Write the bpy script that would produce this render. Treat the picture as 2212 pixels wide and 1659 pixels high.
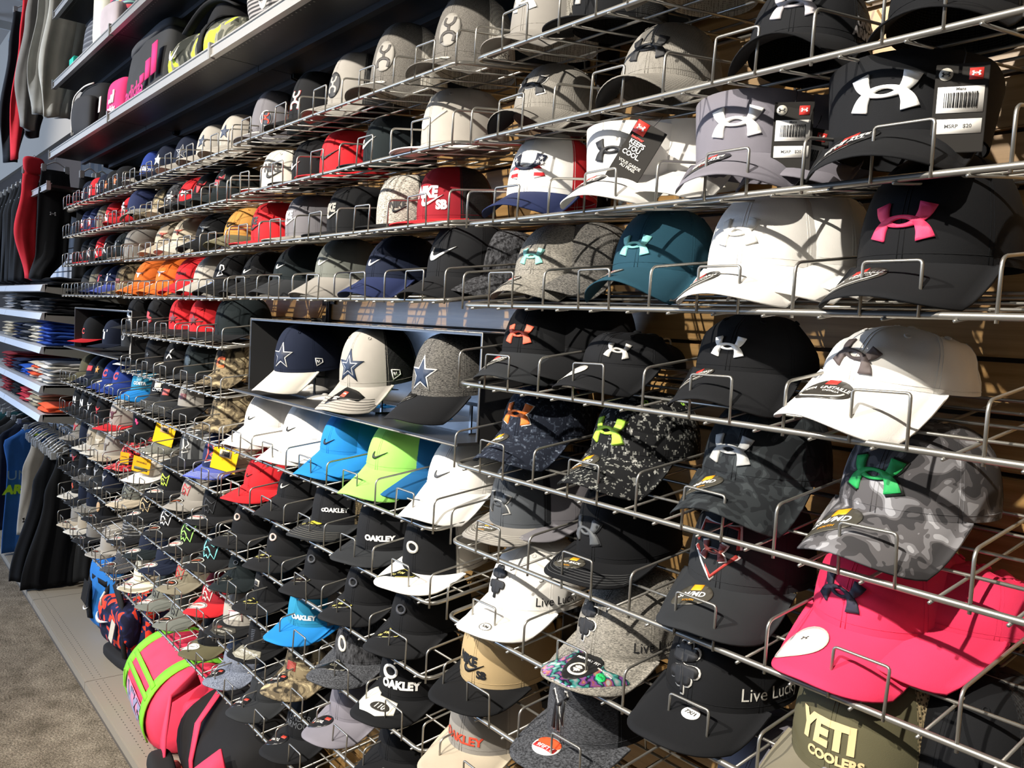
import bpy, bmesh, math, random
from math import sin, cos, pi, radians as R, sqrt
from mathutils import Vector, Matrix, noise
from mathutils.geometry import delaunay_2d_cdt
random.seed(7)
for o in list(bpy.data.objects): bpy.data.objects.remove(o)
S = bpy.context.scene
COL = S.collection
EYE = 1.68                                  # camera height above the floor

# ---------------------------------------------------------------- camera
YAW, PITCH, ROLL, F = R(39.2316), R(3.8085), .055, 1790.
fw = Vector((-cos(YAW)*cos(PITCH), sin(YAW)*cos(PITCH), -sin(PITCH)))
r0 = Vector((sin(YAW), cos(YAW), 0)); u0 = r0.cross(fw)
rt = r0*cos(ROLL)+u0*sin(ROLL); up = -r0*sin(ROLL)+u0*cos(ROLL)
cam = bpy.data.cameras.new('camera'); camo = bpy.data.objects.new('camera', cam); COL.objects.link(camo)
cam.sensor_width = 36; cam.lens = F/2212*36; cam.clip_start = .02; cam.clip_end = 60
M = Matrix((rt, up, -fw)).transposed().to_4x4(); M.translation = (0, 0, EYE)
camo.matrix_world = M
S.camera = camo

# ---------------------------------------------------------------- world, lights, exposure
W = bpy.data.worlds.new('world'); S.world = W; W.use_nodes = True
W.node_tree.nodes['Background'].inputs[0].default_value = (.80, .88, 1, 1)
W.node_tree.nodes['Background'].inputs[1].default_value = .13
S.view_settings.view_transform = 'Standard'; S.view_settings.look = 'None'
S.view_settings.exposure = 0.0; S.view_settings.gamma = 1; S.view_settings.use_curve_mapping = False
def spot(x, y, z, tx, ty, tz, e, ang, col=(1, .93, .82), rad=.03, blend=.6):
    l = bpy.data.lights.new('ceiling_spot', 'SPOT'); l.energy = e; l.spot_size = R(ang); l.spot_blend = blend
    l.color = col; l.shadow_soft_size = rad
    o = bpy.data.objects.new('ceiling_spot', l); COL.objects.link(o)
    o.location = (x, y, z+EYE); d = Vector((tx-x, ty-y, tz-z)); o.rotation_euler = d.to_track_quat('-Z', 'Y').to_euler()
    return o
spot(-.1, -2.3, 2.35, -1.0, 1.0, -.5, 1050, 62)
spot(-2.1, -2.4, 2.35, -1.9, 1.0, -.4, 900, 62)
spot(-3.9, -2.2, 2.35, -3.4, 1.0, -.4, 640, 62)
spot(-6.2, -2.4, 2.35, -5.6, 1.0, .2, 560, 66, (.95, .97, 1))
def area(loc, rot, sx, sy, e, col):
    l = bpy.data.lights.new('area_light', 'AREA'); l.shape = 'RECTANGLE'; l.size = sx; l.size_y = sy; l.energy = e; l.color = col
    o = bpy.data.objects.new('area_light', l); COL.objects.link(o); o.location = (loc[0], loc[1], loc[2]+EYE); o.rotation_euler = rot
    return o
area((-10.5, -5.2, .5), (R(90), 0, R(-28)), 5, 2.4, 520, (.46, .65, 1))       # shop front daylight, far left behind the camera
area((-2.5, -3.4, 2.42), (R(28), 0, 0), 9, 1.2, 80, (1, .96, .9))            # wide warm ceiling wash from an area light, no daylight opening

# ---------------------------------------------------------------- materials
def srgb(c):
    if isinstance(c, str):
        c = c.lstrip('#'); c = [int(c[i:i+2], 16)/255 for i in (0, 2, 4)]
    return tuple((v/12.92 if v <= .04045 else ((v+.055)/1.055)**2.4) for v in c)+(1,)
MATS = {}
def newmat(name):
    m = bpy.data.materials.new(name); m.use_nodes = True
    return m, m.node_tree.nodes, m.node_tree.links, m.node_tree.nodes['Principled BSDF']
def ramp(n, l, src, stops, interp='CONSTANT'):
    r = n.new('ShaderNodeValToRGB'); r.color_ramp.interpolation = interp
    e = r.color_ramp.elements
    while len(e) < len(stops): e.new(.5)
    for i, (p, c) in enumerate(stops): e[i].position = p; e[i].color = srgb(c)
    l.new(src, r.inputs[0]); return r
def coords(n, l, scale=(1, 1, 1)):
    t = n.new('ShaderNodeTexCoord'); m = n.new('ShaderNodeMapping'); m.inputs['Scale'].default_value = scale
    l.new(t.outputs['Object'], m.inputs['Vector']); return m.outputs[0]
def noise_n(n, l, vec, scale, detail=2, rough=.5):
    t = n.new('ShaderNodeTexNoise'); t.inputs['Scale'].default_value = scale; t.inputs['Detail'].default_value = detail
    t.inputs['Roughness'].default_value = rough; l.new(vec, t.inputs['Vector']); return t
def bump(n, l, b, h, strength, dist=.001):
    k = n.new('ShaderNodeBump'); k.inputs['Strength'].default_value = strength; k.inputs['Distance'].default_value = dist
    l.new(h, k.inputs['Height']); l.new(k.outputs[0], b.inputs['Normal'])
def fabric(c, rough=.88, kind='plain'):
    key = ('fab', c, kind)
    if key in MATS: return MATS[key]
    m, n, l, b = newmat('fabric_'+kind); b.inputs['Roughness'].default_value = rough
    b.inputs['Specular IOR Level'].default_value = .25
    col = srgb(c)
    v = coords(n, l)
    if kind == 'plain':
        t = noise_n(n, l, v, 14, 3); mx = n.new('ShaderNodeMixRGB'); mx.blend_type = 'MULTIPLY'; mx.inputs[0].default_value = 1
        r = ramp(n, l, t.outputs[0], [(.3, (.93, .93, .93)), (.7, (1, 1, 1))], 'LINEAR'); mx.inputs[1].default_value = col
        l.new(r.outputs[0], mx.inputs[2]); l.new(mx.outputs[0], b.inputs['Base Color'])
        w = noise_n(n, l, v, 1400, 1); bump(n, l, b, w.outputs[0], .35, .0006)
    elif kind == 'weave':                       # perforated knit
        vo = n.new('ShaderNodeTexVoronoi'); vo.inputs['Scale'].default_value = 420; vo.inputs['Randomness'].default_value = .25; l.new(v, vo.inputs['Vector'])
        dark = tuple(x*.55 for x in col[:3])
        r = n.new('ShaderNodeValToRGB'); r.color_ramp.elements[0].position = .12; r.color_ramp.elements[1].position = .4
        r.color_ramp.elements[0].color = dark+(1,); r.color_ramp.elements[1].color = col
        l.new(vo.outputs['Distance'], r.inputs[0]); l.new(r.outputs[0], b.inputs['Base Color']); bump(n, l, b, vo.outputs['Distance'], .6, .001)
    MATS[key] = m; return m
def heather(c1, c2, sc=(1, 1, 1), scale=260):
    key = ('hea', c1, c2, sc, scale)
    if key in MATS: return MATS[key]
    m, n, l, b = newmat('fabric_heather'); b.inputs['Roughness'].default_value = .9; b.inputs['Specular IOR Level'].default_value = .2
    v = coords(n, l, sc); t = noise_n(n, l, v, scale, 3, .7)
    r = ramp(n, l, t.outputs[0], [(.38, c1), (.62, c2)], 'LINEAR'); l.new(r.outputs[0], b.inputs['Base Color'])
    bump(n, l, b, t.outputs[0], .4, .0008); MATS[key] = m; return m
def camo(name, cols, scale=28, pix=0, dist=1.2, detail=2, th=(.42, .5, .58)):
    key = ('camo', name)
    if key in MATS: return MATS[key]
    m, n, l, b = newmat('fabric_camouflage'); b.inputs['Roughness'].default_value = .88; b.inputs['Specular IOR Level'].default_value = .2
    v = coords(n, l)
    if pix:
        s = n.new('ShaderNodeVectorMath'); s.operation = 'SNAP'; s.inputs[1].default_value = (pix, pix, pix); l.new(v, s.inputs[0]); v = s.outputs[0]
    t = noise_n(n, l, v, scale, detail); t.inputs['Distortion'].default_value = dist
    stops = [(0, cols[0])]+[(th[i], cols[i+1]) for i in range(len(cols)-1)]
    r = ramp(n, l, t.outputs[0], stops); l.new(r.outputs[0], b.inputs['Base Color']); MATS[key] = m; return m
def netting(c, gap, scale=330):
    key = ('net', c, gap, scale)
    if key in MATS: return MATS[key]
    m, n, l, b = newmat('fabric_netting'); b.inputs['Roughness'].default_value = .7
    v = coords(n, l); vo = n.new('ShaderNodeTexVoronoi'); vo.inputs['Scale'].default_value = scale; vo.inputs['Randomness'].default_value = .15; l.new(v, vo.inputs['Vector'])
    r = ramp(n, l, vo.outputs['Distance'], [(.34, gap), (.42, c)], 'LINEAR'); l.new(r.outputs[0], b.inputs['Base Color'])
    bump(n, l, b, vo.outputs['Distance'], .8, .0015); MATS[key] = m; return m
def plain(name, c, rough=.5, metal=0, spec=.5, emit=None):
    key = ('pl', name, c, rough, metal)
    if key in MATS: return MATS[key]
    m, n, l, b = newmat(name); b.inputs['Base Color'].default_value = srgb(c); b.inputs['Roughness'].default_value = rough
    b.inputs['Metallic'].default_value = metal; b.inputs['Specular IOR Level'].default_value = spec
    v = coords(n, l); t = noise_n(n, l, v, 60, 2); rr = n.new('ShaderNodeMapRange'); rr.inputs[3].default_value = max(0, rough-.02); rr.inputs[4].default_value = min(1, rough+.02)
    l.new(t.outputs[0], rr.inputs[0]); l.new(rr.outputs[0], b.inputs['Roughness'])
    if emit: b.inputs['Emission Color'].default_value = srgb(c); b.inputs['Emission Strength'].default_value = emit
    MATS[key] = m; return m
WIRE = plain('satin_nickel_wire', '#a19e97', .36, .8)
def inkmat(c): return plain('print', c, .55)
def thread(c):
    if c == 'STRIPE': return stripes('redwhite', ['#c8242c', '#f1eee8'], 75, 2)
    key = ('thr', c)
    if key in MATS: return MATS[key]
    m, n, l, b = newmat('embroidery_thread'); b.inputs['Base Color'].default_value = srgb(c); b.inputs['Roughness'].default_value = .6
    w = n.new('ShaderNodeTexWave'); w.inputs['Scale'].default_value = 500; l.new(coords(n, l), w.inputs['Vector']); bump(n, l, b, w.outputs['Fac'], .3, .0005)
    MATS[key] = m; return m
SERAPE = None
def stripes(name, cols, scale=18, axis=2):
    key = ('strp', name)
    if key in MATS: return MATS[key]
    m, n, l, b = newmat('fabric_striped'); b.inputs['Roughness'].default_value = .9
    v = coords(n, l); sx = n.new('ShaderNodeSeparateXYZ'); l.new(v, sx.inputs[0])
    mm = n.new('ShaderNodeMath'); mm.operation = 'MULTIPLY'; mm.inputs[1].default_value = scale; l.new(sx.outputs[axis], mm.inputs[0])
    fr = n.new('ShaderNodeMath'); fr.operation = 'FRACT'; l.new(mm.outputs[0], fr.inputs[0])
    k = len(cols); r = ramp(n, l, fr.outputs[0], [(i/k, c) for i, c in enumerate(cols)]); l.new(r.outputs[0], b.inputs['Base Color']); MATS[key] = m; return m

# ---------------------------------------------------------------- object helpers
def mesh(name, verts, faces, smooth=True, midx=None):
    me = bpy.data.meshes.new(name); me.from_pydata([tuple(v) for v in verts], [], faces)
    if smooth: me.polygons.foreach_set('use_smooth', [True]*len(me.polygons))
    if midx: me.polygons.foreach_set('material_index', midx)
    me.update(); return me
def put(name, me, mats, parent=None, loc=None, rot=None):
    o = bpy.data.objects.new(name, me); COL.objects.link(o)
    if not isinstance(mats, (list, tuple)): mats = [mats]
    while len(me.materials) < len(mats): me.materials.append(None)
    for i, m in enumerate(mats): o.material_slots[i].link = 'OBJECT'; o.material_slots[i].material = m
    if parent: o.parent = parent
    if loc is not None: o.location = loc
    if rot is not None: o.rotation_euler = rot
    return o
def empty(name, loc, rot=(0, 0, 0)):
    o = bpy.data.objects.new(name, None); COL.objects.link(o); o.location = loc; o.rotation_euler = rot; o.empty_display_size = .05; return o
def tag(o, label, cat, group=None):
    o['label'] = label; o['category'] = cat
    if group: o['group'] = group
    return o
def struct(o): o['kind'] = 'structure'; return o
class MB:
    def __init__(s): s.v = []; s.f = []
    def box(s, x0, x1, y0, y1, z0, z1):
        b = len(s.v); s.v += [(x, y, z) for x in (x0, x1) for y in (y0, y1) for z in (z0, z1)]
        s.f += [tuple(b+i for i in q) for q in ((0, 1, 3, 2), (4, 6, 7, 5), (0, 4, 5, 1), (2, 3, 7, 6), (0, 2, 6, 4), (1, 5, 7, 3))]; return s
    def tube(s, pts, r, n=6, closed=False):
        pts = [Vector(p) for p in pts]; b = len(s.v); k = len(pts); prev = None
        for i, p in enumerate(pts):
            a = pts[i-1] if (i > 0 or closed) else p; c = pts[(i+1) % k] if (i < k-1 or closed) else p
            t = (c-a).normalized()
            if prev is None:
                q = Vector((0, 0, 1)) if abs(t.z) < .9 else Vector((1, 0, 0)); e1 = t.cross(q).normalized()
            else: e1 = (prev-t*prev.dot(t)).normalized()
            prev = e1; e2 = t.cross(e1); rr = r[i] if isinstance(r, (list, tuple)) else r
            for j in range(n): s.v.append(p+(e1*cos(2*pi*j/n)+e2*sin(2*pi*j/n))*rr)
        for i in range(k-1 if not closed else k):
            for j in range(n):
                a0 = b+i*n; a1 = b+((i+1) % k)*n; s.f.append((a0+j, a0+(j+1) % n, a1+(j+1) % n, a1+j))
        if not closed: s.f.append(tuple(b+j for j in range(n))[::-1]); s.f.append(tuple(b+(k-1)*n+j for j in range(n)))
        return s
    def loft(s, rings, cap=True):
        b = len(s.v); n = len(rings[0])
        for r_ in rings: s.v += [tuple(p) for p in r_]
        for i in range(len(rings)-1):
            for j in range(n): s.f.append((b+i*n+j, b+i*n+(j+1) % n, b+(i+1)*n+(j+1) % n, b+(i+1)*n+j))
        if cap: s.f.append(tuple(b+j for j in range(n))[::-1]); s.f.append(tuple(b+(len(rings)-1)*n+j for j in range(n)))
        return s
    def grid(s, fn, nu, nv):
        b = len(s.v)
        for i in range(nu+1):
            for j in range(nv+1): s.v.append(tuple(fn(i/nu, j/nv)))
        for i in range(nu):
            for j in range(nv): a = b+i*(nv+1)+j; s.f.append((a, a+nv+1, a+nv+2, a+1))
        return s
    def make(s, name, smooth=True): return mesh(name, s.v, s.f, smooth)
def rounded(pts, rad, n=4):
    out = []; pts = [Vector(p) for p in pts]
    for i, p in enumerate(pts):
        if i in (0, len(pts)-1): out.append(p); continue
        a = (pts[i-1]-p); c = (pts[i+1]-p); r_ = min(rad, a.length*.45, c.length*.45); a = p+a.normalized()*r_; c = p+c.normalized()*r_
        for k in range(n+1): t = k/n; out.append(a*(1-t)**2+p*2*t*(1-t)+c*t*t)
    return out
def rbox(x0, x1, y0, y1, z0, z1, r=.004):
    bm = bmesh.new(); bmesh.ops.create_cube(bm, size=1)
    for v in bm.verts: v.co = Vector(((x0+x1)/2+v.co.x*(x1-x0), (y0+y1)/2+v.co.y*(y1-y0), (z0+z1)/2+v.co.z*(z1-z0)))
    bmesh.ops.bevel(bm, geom=bm.edges[:], offset=r, segments=2, affect='EDGES'); me = bpy.data.meshes.new('b'); bm.to_mesh(me); bm.free(); return me

# ---------------------------------------------------------------- 2D artwork -> relief on a surface
def ell(cx, cy, a, b, n=28, rot=0):
    return [(cx+a*cos(t)*cos(rot)-b*sin(t)*sin(rot), cy+a*cos(t)*sin(rot)+b*sin(t)*cos(rot)) for t in (2*pi*i/n for i in range(n))]
def rect(x0, x1, y0, y1): return [(x0, y0), (x1, y0), (x1, y1), (x0, y1)]
def smoothpts(p, n=5):
    out = []
    for i in range(len(p)-1):
        a = p[max(i-1, 0)]; b = p[i]; c = p[i+1]; d = p[min(i+2, len(p)-1)]
        for k in range(n):
            t = k/n; out.append(tuple(.5*((2*b[j])+(-a[j]+c[j])*t+(2*a[j]-5*b[j]+4*c[j]-d[j])*t*t+(-a[j]+3*b[j]-3*c[j]+d[j])*t**3) for j in range(len(b))))
    out.append(p[-1]); return out
def stroke(pts, w, sm=True):
    if not isinstance(w, (list, tuple)): w = [w]*len(pts)
    q = [p+(ww,) for p, ww in zip(pts, w)]
    if sm: q = smoothpts(q, 4)
    L, Rr = [], []
    for i, p in enumerate(q):
        a = q[max(i-1, 0)]; c = q[min(i+1, len(q)-1)]; dx, dy = c[0]-a[0], c[1]-a[1]; d = sqrt(dx*dx+dy*dy) or 1
        nx, ny = -dy/d, dx/d; h = p[2]/2; L.append((p[0]+nx*h, p[1]+ny*h)); Rr.append((p[0]-nx*h, p[1]-ny*h))
    return L+Rr[::-1]
def scale(loop, s, dx=0, dy=0, rot=0):
    c, q = cos(rot), sin(rot); return [((x*c-y*q)*s+dx, (x*q+y*c)*s+dy) for x, y in loop]
def star(r1=.5, r2=.2, n=5): return [((r1 if i % 2 == 0 else r2)*sin(pi*i/n), (r1 if i % 2 == 0 else r2)*cos(pi*i/n)) for i in range(2*n)]
UA_U = stroke([(-.375, .275), (-.325, .12), (-.20, -.02), (0, -.072), (.20, -.02), (.325, .12), (.375, .275)], [.27, .20, .095, .05, .095, .20, .27])
UA = [UA_U, [(x, -y) for x, y in UA_U]]
SW = [smoothpts([(.5, .26), (.2, .07), (-.1, -.1), (-.28, -.17), (-.42, -.15), (-.48, -.04), (-.44, .1), (-.36, .22)], 4)+smoothpts([(-.36, .22), (-.38, .06), (-.32, -.02), (-.2, -.03), (0, .04), (.5, .26)], 4)[1:-1]]
def heart(rot):
    p = []
    for i in range(24):
        t = 2*pi*i/24; x = 16*sin(t)**3/34; y = (13*cos(t)-5*cos(2*t)-2*cos(3*t)-cos(4*t))/34+.5; p.append((x*.52, y*.52))
    return scale(p, 1, 0, 0, rot)
CLOVER = [scale(heart(R(a)), 1, 0, .06) for a in (38, -38, 142, -142)]+[stroke([(0, .05), (.02, -.2), (-.04, -.52)], [.05, .05, .08])]
FOX = [stroke([(-.42, .5), (-.5, .1), (-.42, -.2), (-.38, -.45), (-.2, -.3), (-.05, -.5), (.05, -.2), (.3, -.5), (.4, 0), (.5, .45), (.2, .15), (-.05, .28), (-.42, .5)], .07, False),
       stroke([(-.42, 0), (-.2, .1), (-.02, -.05), (.05, -.2)], .06, False)]
BULL = [[(-.18, .1), (-.36, .14), (-.48, .34), (-.44, .06), (-.28, -.04), (-.2, -.02), (-.1, -.46), (0, -.52), (.1, -.46), (.2, -.02), (.28, -.04), (.44, .06), (.48, .34), (.36, .14), (.18, .1), (0, .16)]]
HORN = [[(-.5, .16), (-.2, .1), (-.08, .12), (0, .1), (.08, .12), (.2, .1), (.5, .16), (.25, .0), (.12, -.02), (.08, -.1), (.06, -.26), (0, -.32), (-.06, -.26), (-.08, -.1), (-.12, -.02), (-.25, .0)]]
RING = [ell(0, 0, .5, .34), ell(.03, .02, .33, .2)]
HOOEY = [stroke([(-.16, .42), (-.2, .22), (-.02, .12), (.16, .22), (.2, .42)], .11), stroke([(0, .14), (0, -.12)], .12, False), stroke([(-.22, -.44), (-.24, -.2), (0, -.1), (.24, -.2), (.22, -.44)], .12)]
NY = [stroke([(-.2, -.5), (-.1, .3), (.15, -.3), (.22, .5)], .1, False), stroke([(-.3, .42), (0, .12), (.3, .42)], .09, False), stroke([(0, .12), (.03, -.5)], .09, False)]
FLAME = [[(-.5, -.1), (-.3, .3), (-.1, 0), (.05, .25), (.2, 0), (.5, .1), (.3, -.25), (0, -.15), (-.2, -.4)]]
BOOT = [[(-.3, .5), (.1, .35), (.0, .1), (.3, 0), (.35, -.35), (0, -.5), (-.1, -.1), (-.35, 0)]]
PLATE = [stroke([(-.5, .1), (-.46, .5), (.46, .5), (.5, .1)], .07, False), stroke([(-.5, 0), (0, -.5), (.5, 0)], .07, False)]
MARK = [stroke([(-.4, .42), (.42, .3), (.5, -.08), (-.28, -.42), (-.4, .42)], .09, False), stroke([(-.2, .2), (-.1, -.12), (.05, .16), (.12, -.1)], .08, False)]
EVO = [stroke([(-.3, .5), (.1, .45), (.3, .1), (.05, -.1), (.3, -.35), (-.3, -.5), (-.1, -.05), (-.3, .5)], .1, False)]
JUMP = [stroke([(-.3, -.45), (0, 0), (.1, .3)], .12), stroke([(0, -.02), (.3, -.4)], .1), stroke([(.02, .2), (.3, .5)], .07)]

def inside(p, loop):
    x, y = p; c = False; n = len(loop); j = n-1
    for i in range(n):
        xi, yi = loop[i]; xj, yj = loop[j]
        if (yi > y) != (yj > y) and x < (xj-xi)*(y-yi)/(yj-yi+1e-12)+xi: c = not c
        j = i
    return c
def fill(loops, step):
    vs, es = [], []
    for lp in loops:
        b = len(vs); vs += [Vector(p) for p in lp]; es += [(b+i, b+(i+1) % len(lp)) for i in range(len(lp))]
    xs = [v.x for v in vs]; ys = [v.y for v in vs]
    if step:
        x = min(xs)+step/2
        while x < max(xs):
            y = min(ys)+step/2
            while y < max(ys):
                if sum(inside((x, y), lp) for lp in loops) % 2: vs.append(Vector((x, y)))
                y += step
            x += step
    r_ = delaunay_2d_cdt(vs, es, [], 0, 1e-6)
    V, Fc = r_[0], r_[2]; out = []
    for f in Fc:
        c = sum((V[i] for i in f), Vector((0, 0)))/len(f)
        if sum(inside((c.x, c.y), lp) for lp in loops) % 2: out.append(tuple(f))
    return V, out
def relief(groups, surf, h0, h1, step=.008):
    """groups: list of loop lists (even-odd inside each). surf(u,v,h)->point"""
    V, Fc = [], []
    for gi, loops in enumerate(groups):
        v2, f2 = fill(loops, step); b = len(V); k = len(v2); hh = h1+gi*.00015
        V += [surf(p.x, p.y, hh) for p in v2]; V += [surf(p.x, p.y, h0) for p in v2]
        cnt = {}
        for f in f2:
            Fc.append(tuple(b+i for i in f))
            for a, c in zip(f, f[1:]+f[:1]): cnt[(a, c)] = 1
        for (a, c) in list(cnt):
            if (c, a) not in cnt: Fc.append((b+c, b+a, b+k+a, b+k+c))
    return V, Fc
TXT = {}
def textverts(s, bold=.0, shear=0, align='CENTER'):
    key = (s, bold, shear, align)
    if key in TXT: return TXT[key]
    c = bpy.data.curves.new('t', 'FONT'); c.body = s; c.size = 1; c.align_x = align; c.align_y = 'CENTER'; c.offset = bold; c.shear = shear; c.resolution_u = 3
    if '\n' in s: c.space_line = .85
    o = bpy.data.objects.new('t', c); COL.objects.link(o); bpy.context.view_layer.update()
    me = bpy.data.meshes.new_from_object(o.evaluated_get(bpy.context.evaluated_depsgraph_get()))
    r_ = ([tuple(v.co) for v in me.vertices], [tuple(p.vertices) for p in me.polygons])
    bpy.data.objects.remove(o); bpy.data.meshes.remove(me); TXT[key] = r_; return r_
def textmesh(s, size, cx, cy, surf, h, rot=0, bold=.0, shear=0, align='CENTER', sx=1):
    v, f = textverts(s, bold, shear, align); c, q = cos(rot), sin(rot); V = []
    for x, y, z in v:
        x *= size*sx; y *= size; V.append(surf(cx+x*c-y*q, cy+x*q+y*c, h))
    return mesh('lettering', V, f, False)
def flat(o, ex, ey, en):
    o, ex, ey, en = map(Vector, (o, ex, ey, en)); return lambda u, v, h: o+ex*u+ey*v+en*h

# ---------------------------------------------------------------- cap geometry
A_, B_ = .079, .099
CAPS = []
PHI = R(64)
class Shape:
    def __init__(s, name, H=.122, pf=.55, pb=.8, curv=.024, tilt=.016, L=.128, n=2.3, W_=.086, crump=0, sag=0, seed=0, visor=False, ap=0):
        s.__dict__.update(locals()); s.cache = {}
        N = 60; acc = 0; s.sphi = [0]; p = s.crown(0, 0)
        for i in range(1, N+1): q = s.crown(pi*i/N, 0); acc += (q-p).length; s.sphi.append(acc); p = q
        s.sth = []
        acc = 0; s.sth = [0]; p = s.crown(0, 0)
        for i in range(1, N+1): q = s.crown(0, pi/2*i/N); acc += (q-p).length; s.sth.append(acc); p = q
    def crown(s, phi, th):
        if s.visor:
            t = th/(pi/2); fl = 1+.10*t; h = (.078 if abs(phi) < 1.2 else .078-.030*min(1, (abs(phi)-1.2)/1.3))
            return Vector((A_*sin(phi)*fl, -B_*cos(phi)*fl+.008*t, h*t))
        f = (1-cos(phi))/2; p = s.pf+(s.pb-s.pf)*f
        c = max(cos(th), 0)**p; z = s.H*sin(th)**.92
        # six panels: slight flattening between the seams
        k = 1-.012*(1-abs(cos(3*phi)))*sin(2*th)
        x = A_*sin(phi)*c*k; y = -B_*cos(phi)*c*k+s.ap*sin(th)**2
        if s.sag: z -= s.sag*max(0, y/B_)**.8*sin(th) if y > 0 else 0
        if s.crump:
            q = Vector((x, y, z))*16+Vector((s.seed*3.1, 0, 0)); a = s.crump*sin(th)*(.35+.65*f)
            nv = noise.noise_vector(q); nv2 = noise.noise_vector(q*2.3)
            x += (nv.x+.5*nv2.x)*a; y += (nv.y+.5*nv2.y)*a*.8; z += (nv.z+.5*nv2.z-.25)*a*1.3
        return Vector((x, y, z))
    def _inv(s, tab, v, mx):
        v = max(0, min(v, tab[-1]-1e-6)); i = 0
        while tab[i+1] < v: i += 1
        return (i+(v-tab[i])/(tab[i+1]-tab[i]))*mx/60
    def csurf(s, u, v, h):
        ph = (1 if u >= 0 else -1)*s._inv(s.sphi, abs(u), pi); th = s._inv(s.sth, v, pi/2)
        p = s.crown(ph, th); e = .01; a = s.crown(ph+e, th)-s.crown(ph-e, th); b = s.crown(ph, min(th+e, 1.56))-s.crown(ph, max(th-e, 0))
        n = a.cross(b).normalized(); return p+n*h
    def yI(s, x):
        return -B_*sqrt(max(0, 1-(x/A_)**2)) if abs(x) < A_*sin(PHI) else -B_*cos(PHI)
    def yO(s, x):
        return -B_*cos(PHI)-.004-s.L*max(0, 1-(abs(x)/s.W_)**s.n)**(1/s.n)
    def bz(s, x, v):
        f = max(0, (s.yI(x)-s.yO(x))*v/.128)
        return -s.curv*(x/s.W_)**2*min(1, f/.55)**.85-s.tilt*f+.001
    def bsurf(s, x, y, h):
        a, b = s.yI(x), s.yO(x); v = max(0, min(1, (a-y)/(a-b))); e = .002
        def P(x, y):
            a, b = s.yI(x), s.yO(x); v = max(0, min(1, (a-y)/(a-b))); return Vector((x, y, s.bz(x, v)))
        n = (P(x+e, y)-P(x-e, y)).cross(P(x, y+e)-P(x, y-e)).normalized()
        return Vector((x, y, s.bz(x, v)))+n*h
    def part(s, what):
        if what in s.cache: return s.cache[what]
        m = MB()
        if what in ('front', 'back', 'full'):
            a0, a1 = {'front': (-R(58), R(58)), 'back': (R(58), R(302)), 'full': (-pi, pi)}[what]
            nu = {'front': 24, 'back': 44, 'full': 66}[what]; nv = 14
            def fn(i, j):
                ph = a0+(a1-a0)*i
                if s.visor: return s.crown(((ph+pi) % (2*pi))-pi if abs(ph) > pi else ph, pi/2*j)
                return s.crown(((ph+pi) % (2*pi))-pi if ph > pi else ph, pi/2*min(1, j))
            m.grid(fn, nu, nv if not s.visor else 5)
            if s.visor:                                                    # inner face and rolled top edge
                c0 = Vector((0, 0, 0))
                def fi(i, j):
                    p = Vector(fn(i, 1-j)); q = Vector((p.x*.965, p.y*.965, p.z)); return q
                m.grid(fi, nu, 5)
        elif what == 'bill':
            xs = [s.W_*sin(pi/2*(-1+2*i/28)) for i in range(29)]; nv = 8; V = []
            for h in (0, -.0034):
                for x in xs:
                    a, b = s.yI(x)+.002, s.yO(x)
                    for j in range(nv+1): v = j/nv; V.append(Vector((x, a+(b-a)*v, s.bz(x, v)+h+(-.0006 if j == nv else 0)*(1 if h == 0 else -1))))
            k = 29*(nv+1); m.v = V
            for i in range(28):
                for j in range(nv):
                    a = i*(nv+1)+j; m.f.append((a, a+1, a+nv+2, a+nv+1))
            nt = len(m.f)
            for i in range(28):
                m.f.append((i*(nv+1)+nv, i*(nv+1)+nv+k, (i+1)*(nv+1)+nv+k, (i+1)*(nv+1)+nv))
            for j in range(nv):
                m.f.append((j, j+k, j+1+k, j+1)); q = 28*(nv+1); m.f.append((q+j, q+j+1, q+j+1+k, q+j+k))
            ns = len(m.f)
            for i in range(28):
                for j in range(nv): a = k+i*(nv+1)+j; m.f.append((a, a+nv+1, a+nv+2, a+1))
            me = mesh('bill', m.v, m.f, True, [0]*ns+[1]*(len(m.f)-ns)); s.cache[what] = me; return me
        elif what == 'stitching':
            for v in (.5, .6, .7, .8, .9):
                for sx in (1,):
                    pts = []
                    for i in range(27):
                        x = s.W_*(.97-.25*(1-v))*(-1+2*i/26); a, b = s.yI(x), s.yO(x)
                        vv = v if abs(x) < .07 else v
                        pts.append(Vector((x, a+(b-a)*vv, s.bz(x, vv)+.0005)))
                    m.tube(pts, .0006, 3)
        elif what == 'seams':
            for kk in range(6):
                ph = pi/3*kk
                for d in (-.0028, .0028):
                    pts = []
                    for j in range(15):
                        th = pi/2*.97*j/14; p1 = s.crown(ph if ph <= pi else ph-2*pi, th); p2 = s.crown((ph if ph <= pi else ph-2*pi)+.03, th); tdir = (p2-p1)
                        tdir = tdir.normalized() if tdir.length > 1e-6 else Vector((1, 0, 0)); n = (p1-Vector((0, s.ap, s.H*.25))).normalized(); pts.append(p1+tdir*d*(1-.7*j/14)-n*.0001)
                    m.tube(pts, .00055, 3)
            pts = [s.crown(-pi+2*pi*i/48, .06)*1.001 for i in range(49)]; m.tube(pts, .0006, 3)
        elif what == 'button':
            c = s.crown(0, pi/2); rings = []
            for j in range(5):
                t = pi/2*j/4; rings.append([(c.x+.0075*cos(t)*cos(2*pi*i/10), c.y+.0075*cos(t)*sin(2*pi*i/10), c.z+.0045*sin(t)-.0005) for i in range(10)])
            m.loft(rings)
        elif what.startswith('eye'):
            kk = int(what[3:]); ph = pi/6+pi/3*kk; ph = ph if ph <= pi else ph-2*pi
            p = s.crown(ph, 1.0); e = .02; n = (s.crown(ph+e, 1.0)-s.crown(ph-e, 1.0)).cross(s.crown(ph, 1.02)-s.crown(ph, .98)).normalized()
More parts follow.
